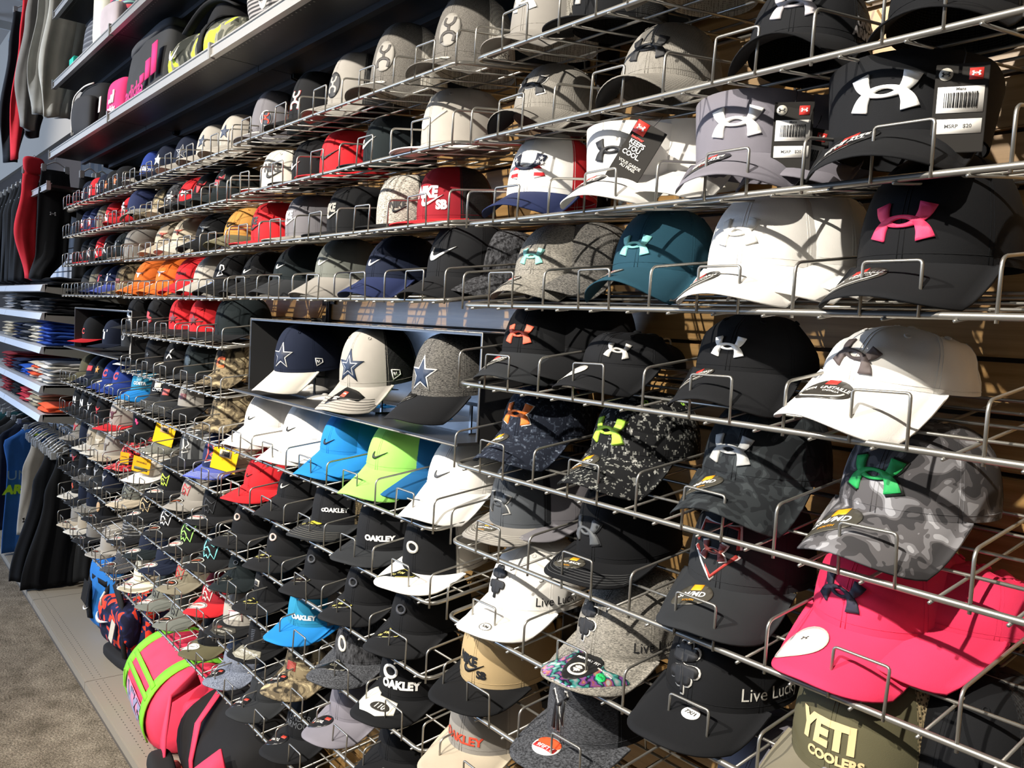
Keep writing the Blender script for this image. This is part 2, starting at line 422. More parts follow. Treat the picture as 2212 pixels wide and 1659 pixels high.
            q = n.orthogonal().normalized(); w = n.cross(q); m.tube([p+(q*cos(2*pi*i/10)+w*sin(2*pi*i/10))*.0032+n*.0005 for i in range(10)], .0011, 4, True)
        me = m.make(what); s.cache[what] = me; return me
SH = {
 'base': Shape('base', H=.108, pf=.60, pb=.72, ap=.016, curv=.018, tilt=.066, W_=.0785, n=2.35),
 'curve': Shape('curve', H=.106, pf=.56, pb=.72, ap=.012, curv=.036, tilt=.048, W_=.0785, n=2.35),
 'high': Shape('high', H=.120, pf=.46, pb=.72, ap=.008, curv=.016, tilt=.060, W_=.0785, n=2.4),
 'snap': Shape('snap', H=.118, pf=.40, pb=.6, ap=.004, curv=.006, tilt=.016, L=.122, n=2.7, W_=.082),
 'youth': Shape('youth', H=.098, pf=.50, pb=.68, ap=.010, curv=.026, tilt=.058, W_=.0785),
 'soft': Shape('soft', H=.106, pf=.60, pb=.8, crump=.006, sag=.008, seed=1, curv=.018, tilt=.070, W_=.0785),
 'soft2': Shape('soft2', H=.082, pf=.62, pb=.9, crump=.012, sag=.024, seed=2, curv=.026, tilt=.060, W_=.0785),
 'soft3': Shape('soft3', H=.068, pf=.66, pb=.9, crump=.020, sag=.012, seed=5, curv=.026, tilt=.066, W_=.0785),
 'soft4': Shape('soft4', H=.058, pf=.72, pb=1., crump=.018, sag=.020, seed=9, curv=.020, tilt=.052, W_=.0785),
 'base_l': Shape('base_l', H=.106, pf=.58, pb=.72, ap=.014, curv=.014, tilt=.030, W_=.0785, n=2.35),
 'high_l': Shape('high_l', H=.118, pf=.46, pb=.72, ap=.008, curv=.012, tilt=.028, W_=.0785, n=2.4),
 'tall': Shape('tall', H=.148, pf=.44, pb=.66, ap=.006, curv=.016, tilt=.060, W_=.0785, n=2.4),
 'visor': Shape('visor', visor=True, curv=.016, tilt=.070, W_=.0785),
}
ART = {'ua': UA, 'uau': UA[:1], 'uan': UA[1:], 'swoosh': SW, 'clover': CLOVER, 'fox': FOX, 'bull': BULL, 'horn': HORN, 'ring': RING, 'hooey': HOOEY, 'ny': NY, 'flame': FLAME, 'boot': BOOT, 'plate': PLATE, 'evo': EVO, 'mark': MARK, 'jump': JUMP}
RC = {}
def crown_art(shape, name, w, u, v, rot=0, h=.0022, asp=1):
    key = (shape, name, w, u, v, rot, h)
    if key not in RC:
        s = SH[shape]
        if name in ('ring', 'fox', 'plate') : groups = [[scale(l, w, u, v, rot) for l in ART[name]]] if name == 'ring' else [[scale(l, w, u, v, rot)] for l in ART[name]]
        elif name == 'star': groups = [[scale(star(), w, u, v, rot)]]
        elif name == 'starin': groups = [[scale(star(.43, .165), w, u, v, rot)]]
        elif name == 'oval': groups = [[ell(u, v, w/2, w*.68)]]
        elif name == 'ovalin': groups = [[ell(u, v, w/2*.88, w*.68*.9)]]
        elif name == 'patch': groups = [[rect(u-w/2, u+w/2, v-w*.35, v+w*.35)]]
        elif name == 'flag': groups = [[rect(u-w/2, u+w/2, v-w*.33+i*w*.105, v-w*.33+i*w*.105+w*.055)] for i in range(7)]
        else: groups = [[scale(l, w, u, v, rot)] for l in ART[name]]
        RC[key] = mesh(name, *relief(groups, s.csurf, 0, h))
    return RC[key]
def crown_text(shape, t, size, u, v, rot=0, bold=.03, shear=0, sx=1):
    key = ('ct', shape, t, size, u, v, rot, bold, sx)
    if key not in RC: RC[key] = textmesh(t, size, u, v, SH[shape].csurf, .0016, rot, bold, shear, sx=sx)
    return RC[key]
RED, ORG, WHT, BLK, SIL = '#d8382c', '#f0a21c', '#f4f2ec', '#16171a', '#c9c6bd'
def stk(kind):
    if kind == 'onesize': return dict(base=[ell(0, 0, .026, .0165, 26, R(8))], c='#1b1b1c', sub=[('rect', (-.006, .007, .009, .0165), '#d8322a'), ('text', 'ONE SIZE\nFITS ALL', .0085, 0, .0005, WHT), ('text', 'MENS', .004, 0, -.012, '#c9463a')])
    if kind == 'osfa': return dict(base=[ell(0, 0, .027, .0155, 26, 0)], c='#3a3733', sub=[('rect', (-.006, .006, .008, .0155), '#d8322a'), ('text', 'OSFA  UNITAILLE', .0062, 0, .002, WHT), ('text', 'UNITALLA', .0035, .008, -.003, WHT), ('arc', 0, SIL)])
    if kind == 'smmd': return dict(base=[ell(0, 0, .0265, .0185, 26, 0)], c='#4b4840', sub=[('rect', (-.006, .008, .0075, .0175), '#f0a51e'), ('text', 'SM/MD', .0115, 0, 0, WHT), ('text', 'YOUTH', .0045, 0, -.0105, ORG)])
    if kind == 'snapb': return dict(base=[ell(0, 0, .024, .0155, 26, 0)], c='#4b4840', sub=[('rect', (-.005, .007, .0065, .015), '#f0a51e'), ('text', 'SNAP BACK', .0068, 0, 0, WHT), ('text', 'YOUTH', .004, 0, -.0088, ORG)])
    if kind == 'lgxl': return dict(base=[ell(0, 0, .024, .016, 26, R(20))], c='#1d1d20', sub=[('rect', (.003, .015, .006, .0125), '#d8402f'), ('text', 'LG/XL', .0085, -.003, -.001, WHT), ('rect', (-.016, -.011, -.006, -.003), '#a04a35')])
    if kind == 'silver': return dict(base=[ell(0, 0, .026, .0135, 26, R(6))], c='chrome', sub=[('ring', (.024, .012, .0225, .0105), '#24201e'), ('text', 'FLEXFIT', .0085, 0, .0005, '#b8301f')])
    if kind == 'dark': return dict(base=[ell(0, 0, .026, .0135, 26, R(6))], c='#2a2623', sub=[('ring', (.0245, .0122, .0225, .0105), '#d8d4c8'), ('text', 'FLEXFIT', .0085, 0, .0005, '#c05a3c')])
    if kind == 'white': return dict(base=[ell(0, 0, .029, .0145, 26, R(6))], c='#f2efe6', sub=[('ring', (.024, .011, .0228, .0098), '#8c8778'), ('text', 'SNAPBACK', .006, 0, 0, '#6f6a5c')])
    if kind == 'ball': return dict(base=[ell(0, 0, .021, .016)], c='#f6f4ee', sub=[('ring', (.0225, .0172, .021, .016), '#b8b4aa'), ('ua', .006, 0, .004, '#55504c')])
    if kind == 'tri': return dict(base=[[(-.03, -.014), (.0, .014), (.03, .004), (.028, -.002), (.006, -.012)]], c='#141413', sub=[('tri', 0, '#cfc35a'), ('text', 'S/M', .0075, .004, .001, '#d9cf7a'), ('text', '00', .007, -.003, -.0065, '#d9cf7a')])
    if kind == 'tri2': return dict(base=[[(-.03, -.014), (.0, .014), (.03, .004), (.028, -.002), (.006, -.012)]], c='#141413', sub=[('tri', 0, '#8a8874'), ('text', 'L/XL', .007, .004, .0, '#8a8874')])
    if kind == 'yel': return dict(base=[[(-.03, -.012), (.0, .016), (.032, .009), (.026, -.002), (.006, -.01)]], c='#17160f', sub=[('ell', (.01, .005, .015, .007), '#cfc23a'), ('text', 'O', .009, -.01, -.004, '#d9cf7a')])
    if kind == 'sm': return dict(base=[ell(0, 0, .0115, .0105)], c='#f4f2ec', sub=[('ring', (.011, .010, .0098, .0088), '#5a564e'), ('text', 'S/M', .008, 0, 0, '#3b3833')])
    if kind == 'lx': return dict(base=[ell(0, 0, .0115, .0105)], c='#f4f2ec', sub=[('text', '7X/1', .008, 0, 0, '#2b2823')])
    if kind == 'fifty': return dict(base=[ell(0, 0, .021, .018)], c='#f4f2ec', sub=[('ell', (0, .006, .019, .0105), '#e2552b'), ('rect', (-.018, .018, -.008, .001), '#c02a2a'), ('text', '9FIFTY', .0095, 0, -.0035, WHT)])
    if kind == 'op': return dict(base=[[(-.045, .02), (-.03, -.03), (.0, -.042), (.04, -.034), (.062, .0), (.045, .018), (0, .006)]], c='#8c897c', sub=[('text', 'OPERATION', .0115, .008, -.006, WHT), ('text', 'HAT TRICK', .006, .006, -.0145, WHT), ('text', 'SUPPORTING MILITARY\nAND VETERAN CAUSES\nTHROUGH THE SALE\nOF THIS HAT', .0042, -.002, -.026, '#e6e4da'), ('ring', (.006, .006, .005, .005, .045, -.004), WHT), ('text', '47', .006, .045, -.004, WHT)])
    if kind == 'mem': return dict(base=[smoothpts([(-.062, .0), (-.04, .006), (-.03, .02), (-.03, .032), (0, .036), (.018, .024), (.03, .018), (.056, .03), (.044, .004), (.02, -.03), (0, -.036), (-.03, -.03), (-.05, -.014), (-.062, .0)], 4)[:-1]], c='holo', sub=[('poly', smoothpts([(-.022, .026), (0, .03), (.02, .024), (.018, -.006), (0, -.028), (-.018, -.008), (-.022, .026)], 4)[:-1], '#131315'), ('text', 'MEMORY FIT', .0062, 0, .018, WHT), ('ell', (0, -.003, .013, .0125), '#d8d2c4'), ('ell', (0, -.003, .0095, .009), '#221f1d'), ('clover', .013, 0, -.003, '#e8e4da'), ('ell', (.031, .004, .0062, .0062), '#27c46a'), ('text', 'L/XL', .0042, .031, .004, '#10351e'), ('text', 'MEMORY FOAM', .003, .03, .0125, '#e8e4da')])
    if kind == 'big47': return dict(base=[[(-.07, .03), (-.04, .045), (-.018, .012), (.035, .01), (.05, -.02), (.02, -.045), (-.03, -.04), (-.062, -.01)]], c='#dcd9cc', sub=[('ell', (.008, -.018, .026, .013), '#2a2723'), ('text', '110', .02, .008, -.018, '#dcd9cc')])
    if kind == 'nfl': return dict(base=[[(-.012, .024), (.034, .02), (.03, .006), (-.024, -.024), (-.026, -.012)]], c='#151515', sub=[('rect', (-.006, .004, -.002, .012), '#c8503c'), ('text', 'NFL', .0045, -.001, .006, WHT), ('text', 'NEW\nERA', .0055, -.01, -.008, WHT)])
    if kind == 'seal': return dict(base=[ell(0, 0, .024, .019)], c='#e9eef4', sub=[('ring', (.023, .018, .018, .013), '#2c5fae'), ('text', 'NCAA', .0085, 0, 0, '#3f6fb8')])
    if kind == 'gold': return dict(base=[ell(0, 0, .028, .012, 26, R(10))], c='#efe9d6', sub=[('ell', (.012, .003, .006, .004), '#c98a2c')])
    if kind == 'black': return dict(base=[ell(0, 0, .026, .013, 26, R(8))], c='#161616', sub=[('text', '9FORTY', .007, 0, 0, '#8d8b84')])
    if kind == 'flagb': return dict(base=[[(-.05, .02), (-.035, -.03), (.0, -.044), (.04, -.036), (.06, .0), (.04, .016), (0, .006)]], c='#3b3a36', sub=[('ell', (-.022, .0, .014, .009), '#7a3a34'), ('text', 'OPERATION', .008, .022, -.004, '#d9d6ca'), ('text', 'SUPPORTING MILITARY\nAND VETERAN CAUSES\nTHROUGH THE SALE', .0045, .002, -.022, '#d9d6ca')])
def stmat(c):
    if c == 'chrome': return plain('foil_sticker', '#e9e7e1', .25, .35)
    if c == 'holo':
        if 'holo' in MATS: return MATS['holo']
        m, n, l, b = newmat('holographic_foil'); v = coords(n, l, (60, 60, 10)); t = noise_n(n, l, v, 1.4, 1)
        r = ramp(n, l, t.outputs[0], [(.3, '#e8e8ee'), (.42, '#5fd0c8'), (.5, '#2a2a30'), (.58, '#b06fd8'), (.66, '#e88a5a'), (.75, '#f2f2f0')], 'LINEAR')
        l.new(r.outputs[0], b.inputs['Base Color']); b.inputs['Metallic'].default_value = .7; b.inputs['Roughness'].default_value = .2; MATS['holo'] = m; return m
    return plain('sticker', c, .32)
STK = {}
def sticker(cap, shape, kind, x=-.036, y=-.125, k=1.0, rot=0):
    k *= {'tri': 1.4, 'tri2': 1.4, 'silver': 1.5, 'dark': 1.5, 'white': 1.35, 'smmd': 1.2, 'onesize': 1.2, 'osfa': 1.2, 'snapb': 1.2, 'lgxl': 1.15, 'yel': 1.3, 'ball': 1.15}.get(kind, 1)
    s = SH[shape]; key = (shape, kind, x, y, k, rot)
    if key not in STK:
        d = stk(kind); cr, sr = cos(rot), sin(rot)
        sf = lambda u, v, h: s.bsurf(x+(u*cr-v*sr)*k, y+(u*sr+v*cr)*k, h)
        parts = [('sticker', mesh('sticker', *relief([d['base']], sf, .0002, .0007, .006)), stmat(d['c']))]
        hh = .0009
        for q in d['sub']:
            hh += .00012
            if q[0] == 'rect': a = q[1]; parts.append(('printed_block', mesh('b', *relief([[rect(*a)]], sf, hh-.0001, hh, .006)), inkmat(q[2])))
            elif q[0] == 'text': parts.append(('lettering', textmesh(q[1], q[2], q[3], q[4], sf, hh+.0001, 0, .02), inkmat(q[5])))
            elif q[0] == 'ell': a = q[1]; parts.append(('printed_disc', mesh('b', *relief([[ell(*a)]], sf, hh-.0001, hh, .005)), inkmat(q[2])))
            elif q[0] == 'poly': parts.append(('printed_shield', mesh('b', *relief([[q[1]]], sf, hh-.0001, hh, .005)), inkmat(q[2])))
            elif q[0] == 'ring': a = q[1]; cx, cy = (a[4], a[5]) if len(a) > 4 else (0, 0); parts.append(('printed_ring', mesh('b', *relief([[ell(cx, cy, a[0], a[1]), ell(cx, cy, a[2], a[3])]], sf, hh-.0001, hh, .006)), inkmat(q[2])))
            elif q[0] == 'ua': parts.append(('emblem', mesh('b', *relief([[scale(l, q[1], q[2], q[3])] for l in UA], sf, hh-.0001, hh, 0)), inkmat(q[4])))
            elif q[0] == 'clover': parts.append(('emblem', mesh('b', *relief([[scale(l, q[1], q[2], q[3])] for l in CLOVER], sf, hh-.0001, hh, 0)), inkmat(q[4])))
            elif q[0] == 'arc': parts.append(('printed_arc', mesh('b', *relief([[stroke([(.022*cos(R(t)), .0125*sin(R(t))) for t in range(190, 351, 20)], .0022)]], sf, hh-.0001, hh, 0)), inkmat(q[2])))
            elif q[0] == 'tri': p = d['base'][0]; parts.append(('printed_outline', mesh('b', *relief([[stroke([(a*.94, b*.9) for a, b in p+p[:1]], .0014, False)]], sf, hh-.0001, hh, 0)), inkmat(q[2])))
        STK[key] = parts
    parts = STK[key]; o = put('sticker', parts[0][1], parts[0][2], cap)
    for n_, me, mt in parts[1:]: put(n_, me, mt, o)
    return o
def hangtag(cap, p, w, h, c, ry=0, rz=0, rx=0, items=()):
    o = put('hang_tag', rbox(-w/2, w/2, -.0007, .0007, -h, 0, .0005), plain('card', c, .75, 0, .2), cap, p, (R(rx), R(ry), R(rz)))
    sf = flat((0, -.0012, 0), (1, 0, 0), (0, 0, 1), (0, -1, 0))
    for q in items:
        if q[0] == 'rect': a = q[1]; put('printed_block', mesh('b', *relief([[rect(*a)]], sf, 0, .0002, 0)), inkmat(q[2]), o)
        elif q[0] == 'text': put('lettering', textmesh(q[1], q[2], q[3], q[4], sf, .0005, 0, .02), inkmat(q[5]), o)
        elif q[0] == 'bars':
            a = q[1]; x = a[0]; g = []; rr = random.Random(4)
            while x < a[1]: ww = rr.choice((.0006, .001, .0014)); g.append([rect(x, x+ww, a[2], a[3])]); x += ww+rr.choice((.0006, .001))
            put('barcode', mesh('b', *relief(g, sf, 0, .0004, 0)), inkmat('#222222'), o)
        elif q[0] == 'ua': put('emblem', mesh('b', *relief([[scale(l, q[1], q[2], q[3])] for l in UA], sf, 0, .0005, 0)), inkmat(q[4]), o)
        elif q[0] == 'ell': put('printed_disc', mesh('b', *relief([[ell(*q[1])]], sf, 0, .0003, 0)), inkmat(q[2]), o)
    st = MB().tube([(0, 0, -.004), (0.002, .006, .012), (0, .014, .02)], .0005, 4).make('s'); put('string', st, plain('string', '#202020', .7), o)
    return o

# ---------------------------------------------------------------- shelf grid
XB = [-6.19, -4.967, -3.753, -2.548, -1.310, -.091]
YF = .925; SL = .14
ROWZ = {'A': .502, 'B': .349, 'C': .197, 'D': .044, 'L1': -.106, 'L2': -.262, 'L3': -.413, 'L4': -.565, 'L5': -.722, 'L6': -.877, 'L7': -1.030, 'L8': -1.183}
ROWW = {'A': 'top', 'B': 'second', 'C': 'third', 'D': 'fourth', 'L1': 'fifth', 'L2': 'sixth', 'L3': 'seventh', 'L4': 'eighth', 'L5': 'ninth', 'L6': 'tenth', 'L7': 'eleventh', 'L8': 'lowest'}
BAYW = {4: 'nearest bay', 3: 'second bay', 2: 'third bay', 1: 'farthest bay'}
def xat(px, y, z):
    k = (px-1106)/F; w = rt-fw*k; return -(y*w.y+z*w.z)/w.x
exec_hats = []

# ================================================================ the setting
EZ = EYE
def z(v): return v+EZ
# floor: carpet
def carpet():
    m, n, l, b = newmat('carpet'); b.inputs['Roughness'].default_value = .98; b.inputs['Specular IOR Level'].default_value = .1
    v = coords(n, l); t = noise_n(n, l, v, 9, 4, .65); t2 = noise_n(n, l, v, 120, 2, .7)
    r = ramp(n, l, t.outputs[0], [(.3, '#6d6456'), (.5, '#8b8071'), (.7, '#a29786')], 'LINEAR')
    r2 = ramp(n, l, t2.outputs[0], [(.3, '#8f8f8f'), (.7, '#ffffff')], 'LINEAR')
    mx = n.new('ShaderNodeMixRGB'); mx.blend_type = 'MULTIPLY'; mx.inputs[0].default_value = 1; l.new(r.outputs[0], mx.inputs[1]); l.new(r2.outputs[0], mx.inputs[2]); l.new(mx.outputs[0], b.inputs['Base Color'])
    bump(n, l, b, t2.outputs[0], 1, .006); return m
CARPET = carpet()
struct(put('floor', MB().box(-16, 3, -7, 1.3, -.05, 0).make('floor', False), CARPET))
struct(put('ceiling', MB().box(-16, 3, -7, 1.45, z(2.555), z(2.62)).make('ceiling', False), plain('ceiling_paint', '#b3aaa2', .9)))
# wall: dark backing plus single slats of maple laminate
def maple():
    m, n, l, b = newmat('maple_laminate'); b.inputs['Roughness'].default_value = .34
    v = coords(n, l, (1.2, 1, 26)); t = noise_n(n, l, v, 3.2, 5, .6); t2 = noise_n(n, l, coords(n, l, (.5, 1, 2)), 3, 2)
    r = ramp(n, l, t.outputs[0], [(.25, '#94703f'), (.5, '#ab8654'), (.75, '#bd9a66')], 'LINEAR')
    r2 = ramp(n, l, t2.outputs[0], [(.3, '#e2e2e2'), (.7, '#ffffff')], 'LINEAR')
    mx = n.new('ShaderNodeMixRGB'); mx.blend_type = 'MULTIPLY'; mx.inputs[0].default_value = 1; l.new(r.outputs[0], mx.inputs[1]); l.new(r2.outputs[0], mx.inputs[2]); l.new(mx.outputs[0], b.inputs['Base Color'])
    return m
MAPLE = maple(); GROOVE = plain('routed_groove', '#33261a', .8); WALLW = plain('wall_paint', '#b9bbc0', .55)
UPR = plain('upright_steel', '#2c2c2e', .45, .4)
wall = struct(put('wall_back', MB().box(-16, 3, 1.292, 1.4, 0, z(2.56)).make('wall_back', False), GROOVE))
def slatmesh(w, h): return rbox(0, w, -.0135, 0, 0, h, .0022)
sm = slatmesh(1.205, .0735)
dk = plain('black_back_panel', '#141414', .6)
for s in range(-1, 6):
    x0 = XB[s] if s >= 0 else XB[0]-1.213
    if s == 5: x0 = XB[5]
    for k in range(-19, 8):
        g = -.006+.0805*k
        if g < -1.62 or g > .62: continue
        # the strip just above the groove at -.006 is a double-height blank
        put('slat', sm, MAPLE if s >= 0 else WALLW, wall, (x0+.004, 1.291, z(g+.0035)))
for s in range(0, 6):
    m = MB(); x = XB[s]
    m.box(x-.011, x-.003, 1.268, 1.292, .1, z(2.3)); m.box(x+.003, x+.011, 1.268, 1.292, .1, z(2.3))
    for k in range(84): m.box(x-.003, x+.003, 1.276, 1.29, .12+k*.04, .12+k*.04+.012)
    put('slotted_upright', m.make('u', False), UPR, wall)
# upper wall above the fixtures and the far wall end
struct(put('wall_upper', MB().box(-16, 3, 1.262, 1.292, z(1.2), z(2.556)).make('wu', False), plain('upper_wall_paint', '#aea394', .85)))
struct(put('wall_end', MB().box(-16.1, -16, -7, 1.4, 0, z(2.56)).make('we', False), WALLW))
bp = put('back_panel', MB().box(-6.2, 1.1, 1.255, 1.264, z(.60), z(1.95)).make('bp', False), dk, wall)
# base deck
deckm = plain('beige_steel', '#8b8478', .55, .15)
DY, DZ = .82, z(-1.595)
deck = empty('base_deck', (0, 0, 0)); tag(deck, 'long beige steel base deck with perforations running along the carpet edge', 'base deck')
for i, (a, b) in enumerate([(-12.27, -11.05), (-11.05, -9.84), (-9.84, -8.62), (-8.62, -7.4), (-7.4, -6.19), (-6.19, -4.967), (-4.967, -3.753), (-3.753, -2.548), (-2.548, -1.31), (-1.31, -.09)]):
    m = MB(); m.box(a+.002, b-.002, DY, 1.268, DZ-.018, DZ); m.box(a+.002, b-.002, DY-.006, DY+.004, DZ-.035, DZ-.001)
    put('deck_plate', m.make('deck_plate', False), deckm, deck)
    h = MB(); holes = []
    for row in (.035, .062):
        for k in range(47): holes.append([[(a+.02+k*.0254+.0028*cos(t*pi/3), DY+row+.0028*sin(t*pi/3)) for t in range(6)]])
    V, Fc = [], []
    for g in holes: bb = len(V); V += [(p[0], p[1], DZ+.0004) for p in g[0]]; Fc.append(tuple(range(bb, bb+6)))
    put('perforations', mesh('perf', V, Fc, False), plain('hole_shadow', '#2a2622', .9), deck)['kind'] = 'stuff'
kick = put('kick_face', MB().box(-12.27, -.09, DY+.012, DY+.024, .0, DZ-.02).make('k', False), plain('kick_steel', '#57514a', .6, .2), deck)
pl = MB(); pl.box(-2.86, -2.835, .93, .955, DZ+.0005, DZ+.0015)
tag(put('paper_scrap', pl.make('p', False), plain('paper', '#e8e6dc', .8)), 'small white paper scrap lying on the beige base deck', 'paper')

# ================================================================ wire shelves
LW = 1.196
def shelfparts():
    P = {}
    zz = lambda y: SL*y
    P['front_rail'] = MB().tube(rounded([(.012, .34, zz(.34)), (.012, .0, 0), (LW, 0, 0), (LW, .34, zz(.34))], .03), .0043, 8).make('front_rail')
    P['back_rail'] = MB().tube([(.012, .34, zz(.34)), (LW, .34, zz(.34))], .0030, 6).make('back_rail')
    P['long_wire'] = MB().tube([(.012, 0, 0), (LW, 0, 0)], .0024, 6).make('long_wire')
    P['cross_wire'] = MB().tube([(0, -.006, -.0058), (0, .34, zz(.34)-.0058)], .0021, 6).make('cross_wire')
    P['divider'] = MB().tube(rounded([(0, -.001, -.007), (0, -.001, .062), (0, .33, .062+zz(.33)), (0, .34, zz(.34))], .012), .0022, 6).make('divider')
    P['stop'] = MB().tube(rounded([(0, -.004, -.003), (0, -.004, .06), (.068, -.004, .06), (.068, -.004, -.003)], .005, 3), .0020, 6).make('stop')
    P['hanger_bracket'] = MB().box(-.002, .002, .30, .352, .02, .11).box(-.014, .014, .344, .352, .0, .12).make('hb', False)
    return P
SP = shelfparts()
def wireshelf(row, s):
    e = empty('wire_shelf', (XB[s], YF, z(ROWZ[row]+(.003 if s % 2 else -.003)+random.uniform(-.002, .002))))
    tag(e, f'nickel wire cap shelf with lane dividers, {ROWW[row]} wire row, {BAYW[s]}', 'wire shelf', 'slanted wire cap shelves')
    put('front_rail', SP['front_rail'], WIRE, e); put('back_rail', SP['back_rail'], WIRE, e)
    for y in (.085, .17, .255): put('long_wire', SP['long_wire'], WIRE, e, (0, y, SL*y))
    lane = (LW-.012)/5
    for k in range(15): put('cross_wire', SP['cross_wire'], WIRE, e, (.012+lane/3*(k+.5), 0, 0))
    for k in range(6): put('divider', SP['divider'], WIRE, e, (.012+lane*k+(.004 if k == 0 else -.004 if k == 5 else 0), 0, 0), (0, 0, random.uniform(-.01, .01)))
    for k in range(5): put('stop', SP['stop'], WIRE, e, (.012+lane*(k+.38), 0, 0), (random.uniform(-.05, .05), random.uniform(-.03, .03), 0))
    for x in (.03, LW-.018): put('hanger_bracket', SP['hanger_bracket'], UPR, e, (x, 0, 0))
for s, rows in {4: ['A', 'B', 'C', 'D', 'L1', 'L2', 'L3', 'L4', 'L5', 'L6'], 3: ['A', 'B', 'C', 'D', 'L3', 'L4', 'L5', 'L6', 'L7', 'L8'],
                2: list(ROWZ), 1: ['A', 'B', 'C', 'D', 'L3', 'L4', 'L5', 'L6', 'L7', 'L8']}.items():
    for r_ in rows: wireshelf(r_, s)

# ================================================================ caps
FM = {
 'k': fabric('#0f1013'), 'k2': fabric('#16171a'), 'ch': fabric('#292b2e'), 'ch2': fabric('#4c4e50'), 'w': fabric('#f1eee8'), 'ow': fabric('#cfcabf'), 'g': fabric('#8d8983'), 'lg': fabric('#aaa59d'),
 'gk': fabric('#86827b', kind='weave'), 'st': fabric('#6f6d72'), 'gn': fabric('#6b6e68'), 'nv': fabric('#121a2e'), 'nv2': fabric('#212b50'), 'ry': fabric('#27408f'), 'bl': fabric('#1f7fc8'), 'bl2': fabric('#1d5f96'),
 'r': fabric('#c8242c'), 'r2': fabric('#8e1f2b'), 'or': fabric('#e0702a'), 'lm': fabric('#9be06a'), 'tl': fabric('#1f4555'), 'cb': fabric('#2a87ad'), 'pk': fabric('#ee3a62'), 'tn': fabric('#b29b74'),
 'br': fabric('#b0813f'), 'ol': fabric('#5a5640'), 'kh': fabric('#7d7766'), 'bg': fabric('#b7ab97'), 'dg': fabric('#151d20'), 'vg': fabric('#7b7881'), 'sl': fabric('#4d5156'), 'vi': fabric('#4a57a8'),
 'hg': heather('#55534f', '#a39e94', (1, 1, 5)), 'hk': heather('#2a2a2b', '#77746f', (1, 1, 4)), 'hd': heather('#232427', '#55575c', (1, 1, 4)), 'hb': heather('#474d5c', '#8a92a3', (1, 1, 5)), 'hr': heather('#3a3734', '#7d7973', (3, 3, 3), 400),
 'mel': heather('#3f3d3a', '#d6d0c4', (1, 1, 6), 200), 'hk2': heather('#141416', '#4a4b4f', (1, 1, .4), 160),
 'cg': camo('grey', ['#39383a', '#555355', '#757477', '#9c9ca0'], 34, 0, 1.0, 1, (.46, .56, .66)), 'cn': camo('navydigital', ['#1c212d', '#39414f', '#6b7382'], 130, .0022, .5, 3, (.56, .66)),
 'cl': camo('blackdigital', ['#17181a', '#6f706c', '#a5a5a0'], 120, .0025, .8, 3, (.57, .66)), 'ck': camo('blackcamo', ['#1e2124', '#2b2f32', '#3a3f42'], 40, 0, 1.0, 1, (.5, .62)),
 'rt': camo('woodland', ['#2f2a22', '#5d5342', '#85785f', '#b3a583'], 26, 0, 1.1, 6, (.44, .52, .60)), 'fl': camo('redblack', ['#1d1a1c', '#b02430', '#dd5a5a', '#d9a79c'], 55, .004, .6, 2, (.44, .56, .66)), 'fr': camo('redfloral', ['#c9323a', '#e8b6a6', '#3a3533'], 60, 0, .8, 2, (.5, .62)),
 'pld': stripes('plaid', ['#d8d2bd', '#d8d2bd', '#9a937f', '#d8d2bd'], 50), 'ser': stripes('serape', ['#1d2a33', '#23303a', '#2c4a4a', '#c9b45a', '#e0702a', '#c8322c', '#e08a3a', '#7a2a24'], 9, 2), 'ln': stripes('pinstripe', ['#26282b', '#26282b', '#26282b', '#8f9092'], 75, 2), 'dgs': stripes('diag', ['#2a2c2e', '#2a2c2e', '#6d6f70'], 30, 0),
 'nw': netting('#e2ddd2', '#a39d90', 300), 'nk': netting('#1a1b1d', '#060606', 300), 'nt': netting('#a08e6c', '#3a3020', 260), 'ng': netting('#85817b', '#3c3a36', 300),
}
BX = {'k2': 'k'}
SCOL = {'w': '#c9c5bb', 'ow': '#a9a498', 'ry': '#c9d0ea', 'vi': '#c9d0ea'}
VS = {'snap': .80, 'visor': 1, 'soft': .70, 'high': .72, 'tall': .82, 'soft3': .50, 'soft4': .62, 'soft2': .60, 'youth': .68, 'base': .64, 'curve': .66, 'base_l': .70, 'high_l': .76}
LAB = set()
